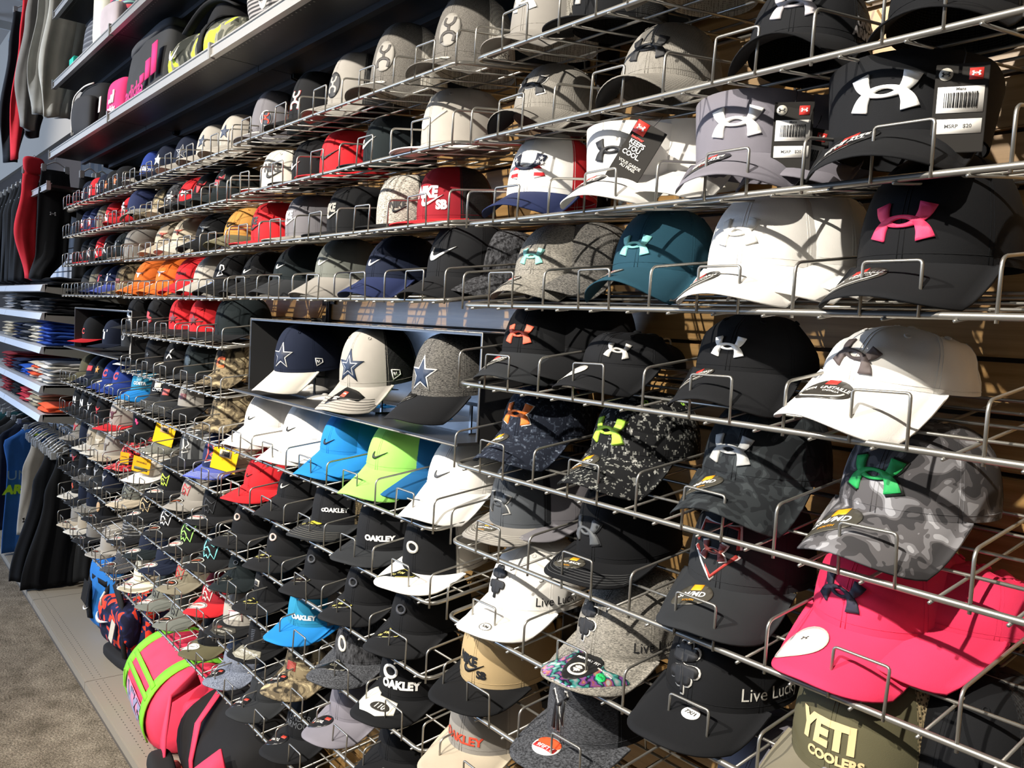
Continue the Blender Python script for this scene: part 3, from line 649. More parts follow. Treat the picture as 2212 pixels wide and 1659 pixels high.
def cap(row, px, shape, front, back=None, bill=None, art=(), stick=None, desc='', yaw=8, pitch=-3, dy=0, dz=0, roll=0, st=None, sc=1.0, tags=(), extra=None, free=None, near=None, under=None, group=None):
    back = back or front; bill = bill or front; under = under or bill
    low = row in ('L4', 'L5', 'L6', 'L7', 'L8')
    if low: shape = {'base': 'base_l', 'high': 'high_l'}.get(shape, shape); dy_ = dy-.024
    else: dy_ = dy
    yc = 1.09+dy_
    if free: x, yc, zc = free
    else:
        # rest the cap on the slanted wires: back of the crown and the bill both touch
        zc = 0; x = xat(px, yc, ROWZ[row]+.10)
    near = near if near is not None else (x > -3.0)
    if x < -2.548: yaw += 10
    elif x < -1.31: yaw += 4
    s = SH[shape]
    bv = [v.co for v in s.part('bill').vertices][::3]; cr_ = [Vector((A_*sin(t/4), -B_*cos(t/4), 0)) for t in range(26)]
    if not free:
        cy, sy = cos(R(yaw)), sin(R(yaw))
        def worst_(pts, pt):
            ca, sa = cos(R(-pt)), sin(R(-pt)); w = 1e9
            for v in pts:
                y1 = (v.y*ca-v.z*sa)*sc; z1 = (v.y*sa+v.z*ca)*sc; yw = yc+v.x*sc*sy+y1*cy
                if yw < .915: continue
                w = min(w, z1-SL*(yw-YF))
            return w
        a_, b_ = -25., 20.                       # pitch > 0 : nose up
        for it in range(14):
            m_ = (a_+b_)/2
            if worst_(bv, m_) > worst_(cr_, m_): b_ = m_
            else: a_ = m_
        pitch = (a_+b_)/2+(pitch+3)*.45-(.5 if low else 2.5)
        worst = min(worst_(bv, pitch), worst_(cr_, pitch))
        zc = ROWZ[row]+.0055-worst+dz*.15
    o = empty('sun_visor' if s.visor else 'baseball_cap', (x, yc, z(zc)), (R(-pitch), R(roll), R(yaw)))
    o.scale = (sc, sc, sc)
    sec = 4 if x > -1.31 else 3 if x > -2.548 else 2 if x > -3.753 else 1
    where = f'{ROWW[row]} wire row, {BAYW[sec]}' if row in ROWW else row
    lab = f'{desc}, {where}'
    if lab in LAB: print('DUP LABEL', lab)
    LAB.add(lab)
    if len(lab.replace(',', '').split()) > 16: print('LONG', lab)
    tag(o, lab, 'visor' if s.visor else 'cap', group or f'caps on the {where}')
    if front == back: put('crown', s.part('full'), FM[front], o)
    else: put('front_panel', s.part('front'), FM[front], o); put('back_panel', s.part('back'), FM[back], o)
    put('bill', s.part('bill'), [FM[bill], FM[under]], o)
    if not s.visor:
        put('button', s.part('button'), FM[bill] if bill != 'w' else FM[front], o)
        if near:
            for k in ((0, 1, 5) if x > -2 else (0,)): put('eyelet', s.part('eye%d' % k), FM[front if k in (0, 5) else back], o)
            put('seams', s.part('seams'), FM[front], o)['label'] = 'stitched panel seams'
    if st: put('stitching', s.part('stitching'), plain('stitch_thread', st, .7), o)
    us = .032 if x < -2.548 else .026 if x < -1.31 else 0
    for a in art:
        if a[0] == 'text':
            _, t, size, u, v, c = a[:6]; v *= VS[shape]; u += us*(u < .08); kw = a[6] if len(a) > 6 else {}
            put('lettering', crown_text(shape, t, size, u, v, **kw), thread(c), o)['label'] = c_name(c)+' lettering'
        elif a[0] == 'eye2': put('eyelet_ring', s.part('eye0'), thread(a[1]), o).scale = (1.004,)*3; put('eyelet_ring', s.part('eye1'), thread(a[1]), o).scale = (1.004,)*3
        else:
            nm, w, u, v, c = a[:5]; u += us*(u < .08); v *= VS[shape]*(.8 if nm == 'fox' else 1); kw = a[5] if len(a) > 5 else {}
            e = put('emblem', crown_art(shape, nm, w, u, v, **kw), thread(c), o); e['label'] = c_name(c)+' embroidered emblem'
    if stick:
        kk = stick if isinstance(stick, tuple) else (stick,)
        sticker(o, shape, *kk)
    for t in tags: hangtag(o, **t)
    if not free: CAPS.append((row, o, sc, dy))
    return o
def c_name(c):
    if c[0] != '#': return 'coloured'
    r_, g_, b_ = [int(c[i:i+2], 16) for i in (1, 3, 5)]; mx, mn = max(r_, g_, b_), min(r_, g_, b_)
    if mx-mn < 36: return 'white' if mn > 185 else 'black' if mx < 80 else 'grey'
    if r_ == mx: return 'orange' if g_ > 95 and b_ < 110 else 'red' if b_ < 110 else 'pink'
    if g_ == mx: return 'green' if b_ < 170 else 'teal'
    return 'blue'
UAw = .064
def ua(c, w=UAw, u=0, v=.062, out=None, **k):
    r_ = [('ua', w, u, v, c, dict(h=.0026, **k))]
    return r_
def sw(c, w=.05, u=.0, v=.055, **k): return [('swoosh', w, u, v, c, k)]
WH, BK = '#f4f3ef', '#17171a'
cards = dict(
 uatag=lambda p, rz=0, ry=0: dict(p=p, w=.046, h=.085, c='#23211f', ry=ry, rz=rz, items=[('ell', (-.014, -.010, .0062, .0062), '#bdb9ad'), ('ua', .008, -.014, -.010, '#2a2826'), ('rect', (.006, .018, -.016, -.005), '#d23a34'), ('ua', .008, .012, -.010, WH), ('rect', (-.02, .02, -.047, -.022), '#efece6'), ('bars', (-.014, .014, -.042, -.028)), ('text', 'Mens', .004, 0, -.0245, '#333333'), ('rect', (-.02, .02, -.067, -.053), '#efece6'), ('text', 'MSRP   $20', .005, 0, -.060, '#444444')]),
 cool=lambda p, rz=0, ry=0: dict(p=p, w=.05, h=.092, c='#2a2826', ry=ry, rz=rz, items=[('rect', (-.024, -.004, -.02, -.001), '#d8382f'), ('ua', .013, -.014, -.010, WH), ('text', 'heatgear', .006, -.010, -.025, '#d8382f'), ('text', 'KEEPS\nYOU\nCOOL.', .0098, -.006, -.041, WH), ('text', 'VOUS GARDE\nAU FRAIS.', .0062, 0, -.065, '#c9c6bd')]))

# ---- nearest bay -------------------------------------------------
cap('A', 1200, 'tall', 'g', 'nw', 'g', ua(WH, .06, -.002, .068)+[('text', 'UNDER\nARMOUR', .017, .125, .045, '#3a3937', dict(bold=.05))], None, 'grey trucker cap with white mesh back and white emblem', 10, -4)
cap('A', 1345, 'snap', 'k', 'nk', 'k', ua('#a9a7a4'), None, 'black cap with mesh back, right of grey mesh cap', 8)
cap('A', 1530, 'high', 'g', 'nw', 'g', ua(WH), None, 'grey cap cut off at the top edge', 8)
cap('B', 1205, 'curve', 'gk', 'gk', 'gk', [('ua', .071, -.004, .064, WH, dict(h=.0012))]+ua('#1d1e21', .064, -.004, .064), None, 'grey knit cap with white-edged black emblem', 16, -3, under='k')
cap('B', 1452, 'curve', 'gk', 'gk', 'gk', ua('#1d1e21', .066, -.004, .066), None, 'grey knit cap with plain black emblem', 18, -3, under='k', sc=1.04)
cap('B', 1752, 'curve', 'k2', 'nk', 'k2', ua('#b7b2b6', .062)+[('text', 'UNDER\nARMOUR', .017, .118, .03, '#a8a6a8', dict(bold=.05))], None, 'charcoal mesh-back cap with pale side lettering', 18, -2, sc=1.06)
cap('B', 2080, 'high', 'k', 'nk', 'k', [], None, 'plain black cap mostly in shadow at right', 12, 0, sc=1.05)
cap('C', 990, 'snap', 'r2', 'nk', 'r', [('text', 'NIKE', .034, -.022, .072, WH, dict(bold=.06, sx=.8)), ('swoosh', .056, -.006, .047, WH), ('text', 'SB', .026, .018, .037, WH, dict(bold=.06, sx=.9))], None, 'maroon flat-bill cap with white lettering and check mark', 4, -1)
cap('C', 1195, 'high', 'w', 'r', 'nv2', [('uan', .074, -.004, .064, 'STRIPE', dict(h=.0024)), ('uau', .074, -.004, .064, '#1c2238', dict(h=.0030))]+[('star', .009, u, v, WH, dict(h=.0036)) for u, v in ((-.033, .082), (-.026, .073), (.024, .082), (.018, .073), (.026, .070))], None, 'white cap with red back and star-and-stripe emblem', 20, -3, sc=1.06)
cap('C', 1385, 'visor', 'w', art=ua('#232325', .056, 0, .036), stick=('onesize', -.03, -.118), desc='white visor with dark emblem and a tilted hang tag', yaw=16, pitch=-8, dz=.012, dy=-.02, sc=1.08, tags=[cards['cool']((.066, -.100, .064), 12, 30)])
cap('C', 1500, 'visor', 'w', desc='second white visor nested behind the tagged white one', yaw=16, pitch=-8, dz=.016, dy=.05, sc=1.06)
cap('C', 1640, 'visor', 'vg', art=ua(WH, .062, -.004, .038), stick=('onesize', -.03, -.118, .9), desc='mauve grey visor with white emblem and hang tag', yaw=20, pitch=-6, dz=.022, dy=-.015, sc=1.12, tags=[cards['uatag']((.064, -.092, .058), 12)])
cap('C', 1760, 'visor', 'vg', desc='mauve grey visor nested behind, its own hang tag low', yaw=16, pitch=-6, dz=.01, dy=.06, sc=1.05, tags=[cards['uatag']((.03, -.112, .03), 8, 14)])
cap('C', 1965, 'visor', 'k2', art=ua(WH, .064, -.004, .038), stick=('onesize', -.032, -.116), desc='black visor with white emblem and hang tag', yaw=14, pitch=-4, dz=0.0, dy=-.015, sc=1.18, tags=[cards['uatag']((.064, -.094, .058), 12)])
cap('D', 1208, 'base', 'hg', art=ua('#8fd8cc', .052, -.006, .052), stick=('osfa', -.034, -.122, .8), desc='heather grey cap with mint emblem', yaw=18, pitch=-2)
cap('D', 1285, 'base', 'hk', desc='dark heather cap nested behind the heather grey one', yaw=14, pitch=-2, dy=.055)
cap('D', 1440, 'curve', 'tl', art=ua('#8fdcd6', .054, -.008, .052), stick=('osfa', -.034, -.122, .8), desc='dark teal cap with light aqua emblem', yaw=14, pitch=-3, sc=1.06)
cap('D', 1672, 'soft', 'w', art=ua('#dcdad4', .058, -.008, .058), stick=('osfa', -.04, -.132), desc='front white cap with white-on-white emblem', yaw=10, pitch=-5, dz=.014, dy=-.015, sc=1.12)
cap('D', 1765, 'soft', 'w', desc='second white cap nested behind the front one', yaw=10, pitch=-5, dz=.012, dy=.045, sc=1.08)
cap('D', 1845, 'soft2', 'w', desc='rearmost white cap, its crown slumped backwards', yaw=6, pitch=-4, dz=.006, dy=.10, sc=1.05)
cap('D', 2035, 'high', 'k', bill='k2', art=ua('#ee3f6c', .066, -.002, .058), stick=('osfa', -.03, -.128), desc='large black cap with pink emblem', yaw=2, pitch=-6, dz=.014, dy=-.01, sc=1.16)
cap('L1', 1190, 'base', 'k', bill='ch', art=ua('#f0684c', .056, -.006, .050), stick=('osfa', -.034, -.122, .9), desc='black cap with coral emblem and grey bill', yaw=16, pitch=-3, sc=1.10)
cap('L1', 1275, 'base', 'k', desc='plain black cap nested behind the coral-emblem cap', yaw=10, pitch=-3, dy=.06, sc=1.08)
cap('L1', 1375, 'soft4', 'k2', art=ua('#c9c6bf', .042, .028, .040, rot=R(-6)), stick=('ball', -.034, -.122), desc='low crumpled black cap with silver emblem', yaw=8, pitch=-3, sc=1.05)
cap('L1', 1640, 'soft2', 'k', bill='k2', art=ua(WH, .046, -.004, .052), stick=('osfa', -.04, -.105, .75), desc='soft black cap with small white emblem', yaw=12, pitch=-5, sc=1.10, under='k')
cap('L1', 1950, 'soft3', 'w', art=ua('#5b504e', .056, -.004, .056, rot=R(-10)), stick=('osfa', -.012, -.125), desc='white cap with folded crumpled crown and brown emblem', yaw=-4, pitch=-6, dz=0.0, roll=6, sc=1.14)
cap('L2', 1185, 'youth', 'cn', art=[('ua', .071, -.008, .058, '#ece6e0', dict(h=.0014))]+ua('#f07a28', .065, -.008, .058)+[('eye2', '#f07a28')], stick=('smmd', -.036, -.112, .85), desc='navy digital camouflage cap with orange emblem', yaw=14, pitch=-3, sc=1.06)
cap('L2', 1398, 'youth', 'cl', art=[('ua', .071, -.012, .056, '#4f6a1a', dict(h=.0014))]+ua('#b8e84a', .066, -.012, .056)+[('eye2', '#a4e04a')], stick=('smmd', -.034, -.118, .9), desc='black speckled camouflage cap with lime emblem', yaw=8, pitch=-4, sc=1.1)
cap('L2', 1660, 'curve', 'ck', art=ua('#b9bab8', .062, -.012, .056), stick=('smmd', -.034, -.11, .8), desc='dark camouflage cap with silver emblem', yaw=10, pitch=-3, sc=1.14, under='k')
cap('L2', 1990, 'youth', 'cg', art=[('ua', .072, -.006, .060, '#0d120e', dict(h=.0014))]+ua('#1fa052', .064, -.006, .060), stick=('smmd', -.032, -.12), desc='grey camouflage cap with green emblem', yaw=-2, pitch=-4, dz=.012, sc=1.14, under='lg')
cap('L3', 1155, 'snap', 'sl', 'ch', 'g', [('ua', .068, -.014, .056, '#c4c3bf', dict(h=.0014))]+ua('#3d4043', .060, -.014, .056), ('snapb', -.028, -.118), 'slate grey snapback with outlined emblem and light bill', 12, -2, st='#c4c0b6')
cap('L3', 1225, 'snap', 'st', desc='pale grey snapback nested behind the slate one', yaw=8, pitch=-2, dy=.06)
cap('L3', 1365, 'snap', 'k', art=[('ua', .070, -.020, .056, '#222428', dict(h=.0014))]+ua('#54575a', .062, -.020, .056), stick=('snapb', -.03, -.12), desc='black snapback with glossy grey emblem', yaw=8, pitch=-3, sc=1.08, st='#4a4b4c')
cap('L3', 1628, 'high', 'ch', art=[('plate', .072, -.012, .062, WH, dict(h=.0012)), ('plate', .066, -.012, .062, '#a8342c', dict(h=.0020))]+[('ua', .043, -.012, .062, WH, dict(h=.0012))]+ua('#8e4038', .037, -.012, .062), stick=('smmd', -.024, -.118, .85), desc='charcoal cap with home-plate outline around red emblem', yaw=10, pitch=-4, sc=1.14)
cap('L3', 1925, 'soft', 'pk', art=ua('#2a2a3a', .058, -.010, .056, rot=R(-8)), stick=('ball', -.03, -.128, 1.15), desc='front hot pink cap with navy emblem', yaw=-2, pitch=-6, dz=0, sc=1.12)
cap('L3', 1985, 'soft2', 'pk', desc='second hot pink cap nested behind', yaw=-8, pitch=-5, dz=.010, dy=.06, sc=1.1)
cap('L3', 2115, 'soft3', 'pk', desc='third pink cap tipped over at the right', yaw=-20, pitch=-4, dz=.004, dy=.06, sc=1.1)
cap('L4', 1165, 'base', 'w', art=[('clover', .054, -.020, .066, '#17171a', dict(rot=R(8), h=.003)), ('text', 'Live Lucky', .021, .105, .030, '#17171a', dict(bold=.0))], stick=('sm', .012, -.15), desc='white cap with black four-leaf clover', yaw=10, pitch=-4, dz=.012, sc=1.1)
cap('L4', 1372, 'base', 'hg', bill='hg', art=[('clover', .060, -.024, .066, WH, dict(rot=R(10), h=.0014)), ('clover', .055, -.024, .066, '#17171a', dict(rot=R(10), h=.003)), ('text', 'Live Lucky', .021, .105, .030, '#17171a', dict(bold=.0))], stick=('mem', .004, -.132, 1.15), desc='heather grey clover cap with shiny holographic sticker', yaw=6, pitch=-4, dz=.01, sc=1.12)
cap('L4', 1590, 'base', 'k', bill='k2', art=[('clover', .064, -.016, .060, '#d9d7d2', dict(rot=R(14), h=.0014)), ('clover', .058, -.016, .060, '#141416', dict(rot=R(14), h=.003)), ('text', 'Live Lucky', .022, .108, .032, '#c9c7c0', dict(bold=.0))], stick=('lx', .012, -.112), desc='black cap with white-outlined black clover', yaw=4, pitch=-4, dz=.016, sc=1.18)
cap('L4', 1900, 'high', 'ol', 'nt', 'kh', [('text', 'YETI', .034, -.006, .056, '#d9bd8c', dict(bold=.06, sx=.95)), ('text', 'COOLERS', .0125, .006, .028, '#d9bd8c', dict(bold=.05, sx=1.05))], None, 'olive trucker cap with tan lettering and mesh back', 0, -4, sc=1.24)
cap('L4', 2120, 'high', 'k', 'nk', 'k', [], None, 'black mesh-back cap behind the olive trucker', -4, -3, sc=1.1, dy=.04)
cap('L5', 1105, 'snap', 'tn', 'tn', 'k', [('text', 'NIKE', .022, -.018, .052, '#17171a', dict(bold=.06)), ('swoosh', .044, -.002, .036, '#17171a'), ('text', 'SB', .017, .016, .028, '#17171a', dict(bold=.06))], None, 'tan crowned snapback with black flat bill', 12, -4, sc=1.14)
cap('L5', 1310, 'snap', 'hd', 'k', 'hd', [('ny', .060, -.010, .058, '#d9d7d2', dict(h=.0014, rot=R(6))), ('ny', .056, -.010, .058, '#141416', dict(h=.003, rot=R(6)))], ('fifty', -.012, -.118, 1.1), 'dark heather snapback with interlocking letters emblem', 6, -5, sc=1.16)
cap('L5', 1690, 'base', 'vg', desc='mauve grey cap low behind the black clover cap', yaw=0, pitch=-6, dy=.03, sc=1.1)
cap('L5', 2235, 'base', 'vg', desc='grey cap cut off at the right edge', yaw=0, pitch=-6, sc=1.05)
cap('L6', 1075, 'high', 'g', 'lg', 'bg', [('text', 'OAKLEY', .020, -.002, .030, '#c8452e', dict(bold=.04, sx=1.2))], None, 'grey cap with red lettering at the bottom edge', 12, -4, sc=1.12)

# ---- second bay --------------------------------------------------
cap('A', 602, 'tall', 'st', 'ser', 'st', [('oval', .036, -.014, .052, WH), ('ovalin', .036, -.014, .052, '#243047', dict(h=.0028)), ('hooey', .04, -.014, .052, '#d8432f', dict(h=.0034))], ('white', -.02, -.12, .9), 'grey cap with rainbow serape back panels', 22, -3, near=True)
cap('A', 695, 'tall', 'k', art=[('hooey', .064, -.022, .062, '#b9383a', dict(h=.0014)), ('hooey', .06, -.022, .062, '#b9b4ae')], desc='black cap with red-edged figure emblem', yaw=8)
cap('A', 785, 'tall', 'g', 'nk', 'g', [('oval', .05, -.026, .058, '#17181b'), ('hooey', .05, -.026, .058, '#9b9892', dict(h=.0028))], None, 'grey cap with black oval badge at its edge', 4, near=True)
cap('A', 885, 'tall', 'hr', 'nw', 'hr', [('oval', .05, -.026, .066, '#8b8780'), ('hooey', .058, -.026, .066, '#3f3b38', dict(h=.0026))], ('white', -.012, -.125), 'left herringbone trucker cap with oval badge', 18, -2, near=True, sc=1.1)
cap('A', 1025, 'tall', 'hr', 'nw', 'hr', [('oval', .05, -.024, .066, '#8b8780'), ('hooey', .058, -.024, .066, '#3f3b38', dict(h=.0026)), ('text', 'HOOEY', .016, .12, .03, '#3a3734', dict(bold=.0))], ('white', -.012, -.125), 'right herringbone trucker cap with oval badge', 16, -2, near=True, sc=1.08)
cap('B', 520, 'base', 'dg', art=[('flame', .055, -.02, .07, '#d9d2cc', dict(h=.0014, rot=R(40))), ('flame', .05, -.02, .07, '#a02836', dict(rot=R(40)))], desc='dark green-black cap with red slash emblem', yaw=2)
cap('B', 632, 'snap', 'ow', 'k', 'w', [('text', 'NIKE', .034, -.006, .072, '#17171a', dict(bold=.06, sx=.8)), ('swoosh', .056, .004, .046, '#17171a')], None, 'cream snapback with black lettering and red underbill', 12, -1, under='r', near=True)
cap('B', 705, 'snap', 'k', art=sw(WH, .05, -.03, .05), desc='black snapback with white check mark at edge', yaw=2, pitch=-1)
cap('B', 768, 'snap', 'r', 'r', 'r', sw('#17171a', .062, -.008, .058), None, 'bright red snapback with black check mark', 4, -1, near=True)
cap('B', 868, 'snap', 'dg', art=sw(WH, .06, -.032, .058), desc='charcoal green snapback with white check mark', yaw=2, pitch=-1, near=True)
cap('B', 1010, 'snap', 'lg', bill='w', art=sw(WH, .07, -.020, .060), desc='pale grey snapback with large white check mark', yaw=2, pitch=-1, near=True, sc=1.1)
cap('C', 612, 'snap', 'r', art=[('text', 'NIKE', .03, -.036, .074, '#17171a', dict(bold=.06, sx=.8)), ('swoosh', .055, -.016, .050, '#17171a')], desc='red snapback with black lettering at its edge', yaw=2, pitch=-1, near=True)
cap('C', 690, 'snap', 'st', art=[('text', 'NIKE', .03, -.036, .074, WH, dict(bold=.06, sx=.8)), ('swoosh', .05, -.02, .050, WH)], bill='g', desc='grey snapback with white lettering and check mark', yaw=2, pitch=-1, near=True)
cap('C', 785, 'snap', 'k', art=[('text', 'NIKE', .03, -.036, .074, '#8f8c84', dict(bold=.06, sx=.8)), ('swoosh', .05, -.02, .050, '#b5b1a6')], desc='black snapback with greyish lettering and check mark', yaw=2, pitch=-1, near=True)
cap('C', 895, 'snap', 'mel', 'k', 'k', [('text', 'NIKE', .022, .006, .056, '#141416', dict(bold=.06, sx=.85)), ('swoosh', .036, .012, .040, '#141416')], None, 'black and cream melange snapback with black lettering', 12, -2, near=True)
cap('D', 585, 'base', 'k', art=sw(WH, .034, -.030, .048), bill='k2', desc='black cap with small check mark, left of two', yaw=6, near=True)
cap('D', 662, 'base', 'dg', art=sw(WH, .034, -.022, .054), bill='ch', desc='black-green cap with small check mark, right of two', yaw=10, near=True, sc=1.05, dz=.01, pitch=-6)
cap('D', 760, 'soft', 'gn', art=sw(WH, .036, -.024, .050), bill='g', desc='olive grey cap with small white check mark', yaw=10, pitch=-8, dz=.012, near=True, sc=1.08)
cap('D', 872, 'base', 'nv', art=sw(WH, .038, -.028, .050), bill='nv2', desc='navy cap with small white check mark', yaw=10, pitch=-4, dz=.004, near=True, sc=1.05)
cap('D', 1018, 'high', 'k2', 'k', 'k2', sw(WH, .066, -.024, .058), None, 'large black cap with big white check mark', 10, -3, near=True, sc=1.1)
cap('D', 1095, 'base', 'hk2', desc='patterned black cap nested behind the big check cap', yaw=6, dy=.06)
cap('L3', 600, 'base', 'w', art=sw('#222222', .026, -.020, .040), desc='left white cap with small black check mark', yaw=12, pitch=-10, dz=.016, near=True, sc=1.1)
for i_, (dx_, t_) in enumerate([(34, 'second white cap behind the left one'), (62, 'third white cap behind the left one')]): cap('L3', 600+dx_, 'base', 'w', desc=t_, yaw=10, pitch=-8, dz=.02, dy=.045*(i_+1), near=False, sc=1.08)
cap('L3', 690, 'base', 'w', art=sw('#222222', .030, -.022, .042), desc='right white cap with small black check mark', yaw=12, pitch=-10, dz=.016, near=True, sc=1.14)
for i_, (dx_, t_) in enumerate([(32, 'second white cap behind the right one'), (60, 'third white cap behind the right one'), (84, 'rear white cap behind the right one')]): cap('L3', 690+dx_, 'base', 'w', desc=t_, yaw=10, pitch=-8, dz=.018, dy=.035*(i_+1), near=False, sc=1.10)
cap('L3', 775, 'base', 'bl', art=sw('#16202c', .034, -.026, .040), desc='bright blue cap with dark check mark', yaw=12, pitch=-9, dz=.012, near=True, sc=1.12)
cap('L3', 815, 'base', 'bl', desc='bright blue cap nested behind the first blue one', yaw=10, pitch=-7, dz=.012, dy=.04, near=False, sc=1.1)
cap('L3', 885, 'base', 'lm', art=sw('#2a3022', .038, -.022, .044), desc='lime green cap with dark check mark', yaw=12, pitch=-8, dz=.010, near=True, sc=1.16)
cap('L3', 925, 'base', 'bl2', desc='slate blue cap nested behind the lime one', yaw=10, pitch=-6, dz=.006, dy=.04, near=False, sc=1.12)
cap('L3', 1020, 'base', 'w', bill='w', under='k', art=sw('#444', .036, -.026, .046) if 0 else sw('#44474c', .036, -.026, .046), desc='white cap with black underbill and grey check mark', yaw=12, pitch=-6, dz=.006, near=True, sc=1.12)
cap('L4', 600, 'base', 'r', art=sw('#2a1416', .026, -.030, .05), desc='red cap with small dark check mark', yaw=12, pitch=-6, dz=.006, near=True, sc=1.08)
cap('L4', 625, 'base', 'r', desc='red cap nested behind the front red one', yaw=10, pitch=-5, dz=.004, dy=.035, near=False, sc=1.06)
cap('L4', 672, 'soft', 'k', bill='k2', art=sw('#c9c7c0', .034, -.024, .042), desc='black cap with thin white check outline', yaw=12, pitch=-3, near=True, sc=1.04)
cap('L4', 757, 'high', 'k2', 'nt', 'ch', [('ring', .012, -.016, .044, WH), ('text', 'OAKLEY', .0135, .014, .045, WH, dict(bold=.04, sx=1.15))], ('yel', -.024, -.108), 'grey trucker with small white lettering, tan mesh', 14, -3, near=True, sc=1.1, st='#6a6862')
cap('L4', 860, 'snap', 'k2', 'k', 'ch', [('text', 'OAKLEY', .0155, .004, .034, WH, dict(bold=.06, sx=1.15))], None, 'black cap with striped band and white lettering', 14, -3, near=True, sc=1.1)
bandcap = cap('L4', 968, 'snap', 'k', 'ow', 'w', [('ring', .034, -.034, .062, '#b9b6ae')], ('tri', -.028, -.112, 1.0), 'black-front cap with ring badge and white bill', 12, -6, dz=.006, near=True, sc=1.12)
for i_, (px_, d_) in enumerate([(572, 'black cap with dark triangle sticker, leftmost'), (652, 'black cap with striped ring badge, second'), (738, 'black cap with black ring badge, third'), (830, 'black cap with gold triangle sticker, fourth'), (935, 'black cap with gold triangle sticker, rightmost')]):
    cap('L5', px_, 'base', 'k', bill='k2', art=[('ring', .030, -.032, .066, ['#b9a49a', '#c9b4aa', '#3a3b3e', '#34353a', '#34353a'][i_], dict(h=.003))], stick=(['tri2', 'tri', 'tri2', 'tri', 'tri'][i_], -.030, -.112, .95), desc=d_, yaw=12, pitch=-5, near=i_ > 2, sc=1.08)
cap('L6', 556, 'base', 'dg', art=[('ring', .022, -.03, .07, '#44464a')], stick=('tri2', -.030, -.112, .9), desc='green-black cap with small triangle sticker', yaw=12, pitch=-5)
cap('L6', 618, 'snap', 'k', bill='k2', art=[('patch', .026, -.036, .066, '#a5a29b'), ('patch', .016, -.036, .066, '#26262a', dict(h=.0032))], stick=('tri', -.030, -.112), desc='black cap with square silver buckle badge', yaw=10, pitch=-5)
cap('L6', 700, 'high', 'cb', 'g', 'bl', [('text', 'OAKLEY', .0155, -.002, .032, WH, dict(bold=.06, sx=1.15))], None, 'blue cap with white lettering and grey back', 14, -6, dz=.004, near=True, sc=1.08)
cap('L6', 722, 'high', 'g', 'g', 'bl', [], None, 'grey-backed blue-billed cap nested behind the blue one', 12, -5, dy=.03, near=False, sc=1.06)
cap('L6', 812, 'base', 'hk2', bill='hd', art=[('ring', .036, -.034, .056, '#d9d5c9', dict(rot=R(-50)))], stick=('tri2', -.014, -.115), desc='speckled charcoal cap with cream ring badge', yaw=12, pitch=-5, near=True, sc=1.14)
cap('L6', 915, 'high', 'k', bill='k', art=[('ring', .040, -.030, .068, WH), ('text', 'OAKLEY', .021, -.004, .038, WH, dict(bold=.06, sx=1.05))], stick=('big47', -.004, -.112, .9), desc='black cap with white ring, lettering and paper sticker', yaw=12, pitch=-5, near=True, sc=1.14)
cap('L7', 545, 'snap', 'lg', 'lg', 'k2', [('patch', .05, -.010, .042, '#e6e2d8'), ('flag', .046, -.010, .042, '#8e2f38', dict(h=.003))], ('flagb', -.002, -.12, .9), 'light grey cap with red striped flag patch', 14, -4, near=True)
cap('L7', 605, 'snap', 'k', 'k', 'k', [('flag', .05, -.008, .048, '#3b3d42', dict(h=.003))], ('op', -.004, -.118), 'black cap with tonal flag and khaki printed sticker', 12, -4, near=True)
cap('L7', 692, 'base', 'rt', art=[('flag', .03, -.028, .045, '#b03a36')], stick=('lgxl', -.034, -.112), desc='woodland camouflage cap with small flag', yaw=14, pitch=-6, near=True, sc=1.08)
cap('L7', 800, 'base', 'vg', desc='mauve grey cap with oval size sticker', stick=('lgxl', -.030, -.118, 1.1), yaw=10, pitch=-8, dz=.006, near=True, sc=1.12)
cap('L7', 905, 'base', 'k', desc='plain black cap at the bottom edge', yaw=10, pitch=-4, sc=1.05)
cap('L8', 548, 'base', 'hb', desc='blue-grey heather cap with oval size sticker', stick=('lgxl', -.036, -.118, 1.1), yaw=12, pitch=-6, near=True, sc=1.05)
cap('L8', 615, 'base', 'ch', desc='dark grey cap with oval size sticker', stick=('lgxl', -.036, -.118, 1.1), yaw=12, pitch=-6, near=True, sc=1.1)
cap('L8', 700, 'base', 'k', bill='k2', art=[('text', 'UNDER\nARMOUR', .02, -.01, .06, '#5a5c60', dict(bold=.0))], desc='black cap with outlined lettering, bottom edge', stick=('lgxl', -.030, -.118, 1.1), yaw=10, pitch=-6, near=True, sc=1.12)

# ---- third bay ---------------------------------------------------
cap('A', 352, 'high', 'ry', bill='lg', art=[('text', 'COWBOYS', .016, -.022, .034, WH, dict(bold=.04)), ('text', 'DALLAS', .009, -.022, .05, WH)], desc='royal blue cap with white lettering', yaw=10)
cap('A', 384, 'high', 'nv', art=[('star', .05, -.03, .06, WH)], desc='navy cap with half-hidden star, between blue and navy', yaw=8)
cap('A', 428, 'high', 'nv', bill='lg', art=[('star', .062, -.018, .056, WH), ('starin', .062, -.018, .056, '#1a2238', dict(h=.003))], desc='navy cap with white-outlined star and grey bill', yaw=14)
cap('A', 482, 'high', 'lg', 'k', 'lg', [('star', .05, -.026, .062, '#2a3850')], None, 'grey cap with navy star, left of two', 8)
cap('A', 533, 'high', 'lg', 'k', 'lg', [('star', .05, -.03, .062, '#2a3850')], None, 'grey cap with navy star, right of two', 8)
cap('B', 372, 'base', 'rt', desc='dim camouflage cap behind heather bill', yaw=6)
cap('B', 408, 'base', 'hk2', bill='bg', art=[('star', .05, -.02, .05, WH)], desc='black patterned cap with white burst emblem', yaw=8)
cap('B', 440, 'base', 'r', bill='k', art=[('flame', .04, -.02, .05, WH)], desc='red-front cap with black bill', yaw=8)
cap('B', 474, 'base', 'k', bill='dg', art=[('bull', .055, -.026, .066, '#b3282f')], desc='black cap with red bull-head emblem', yaw=8)
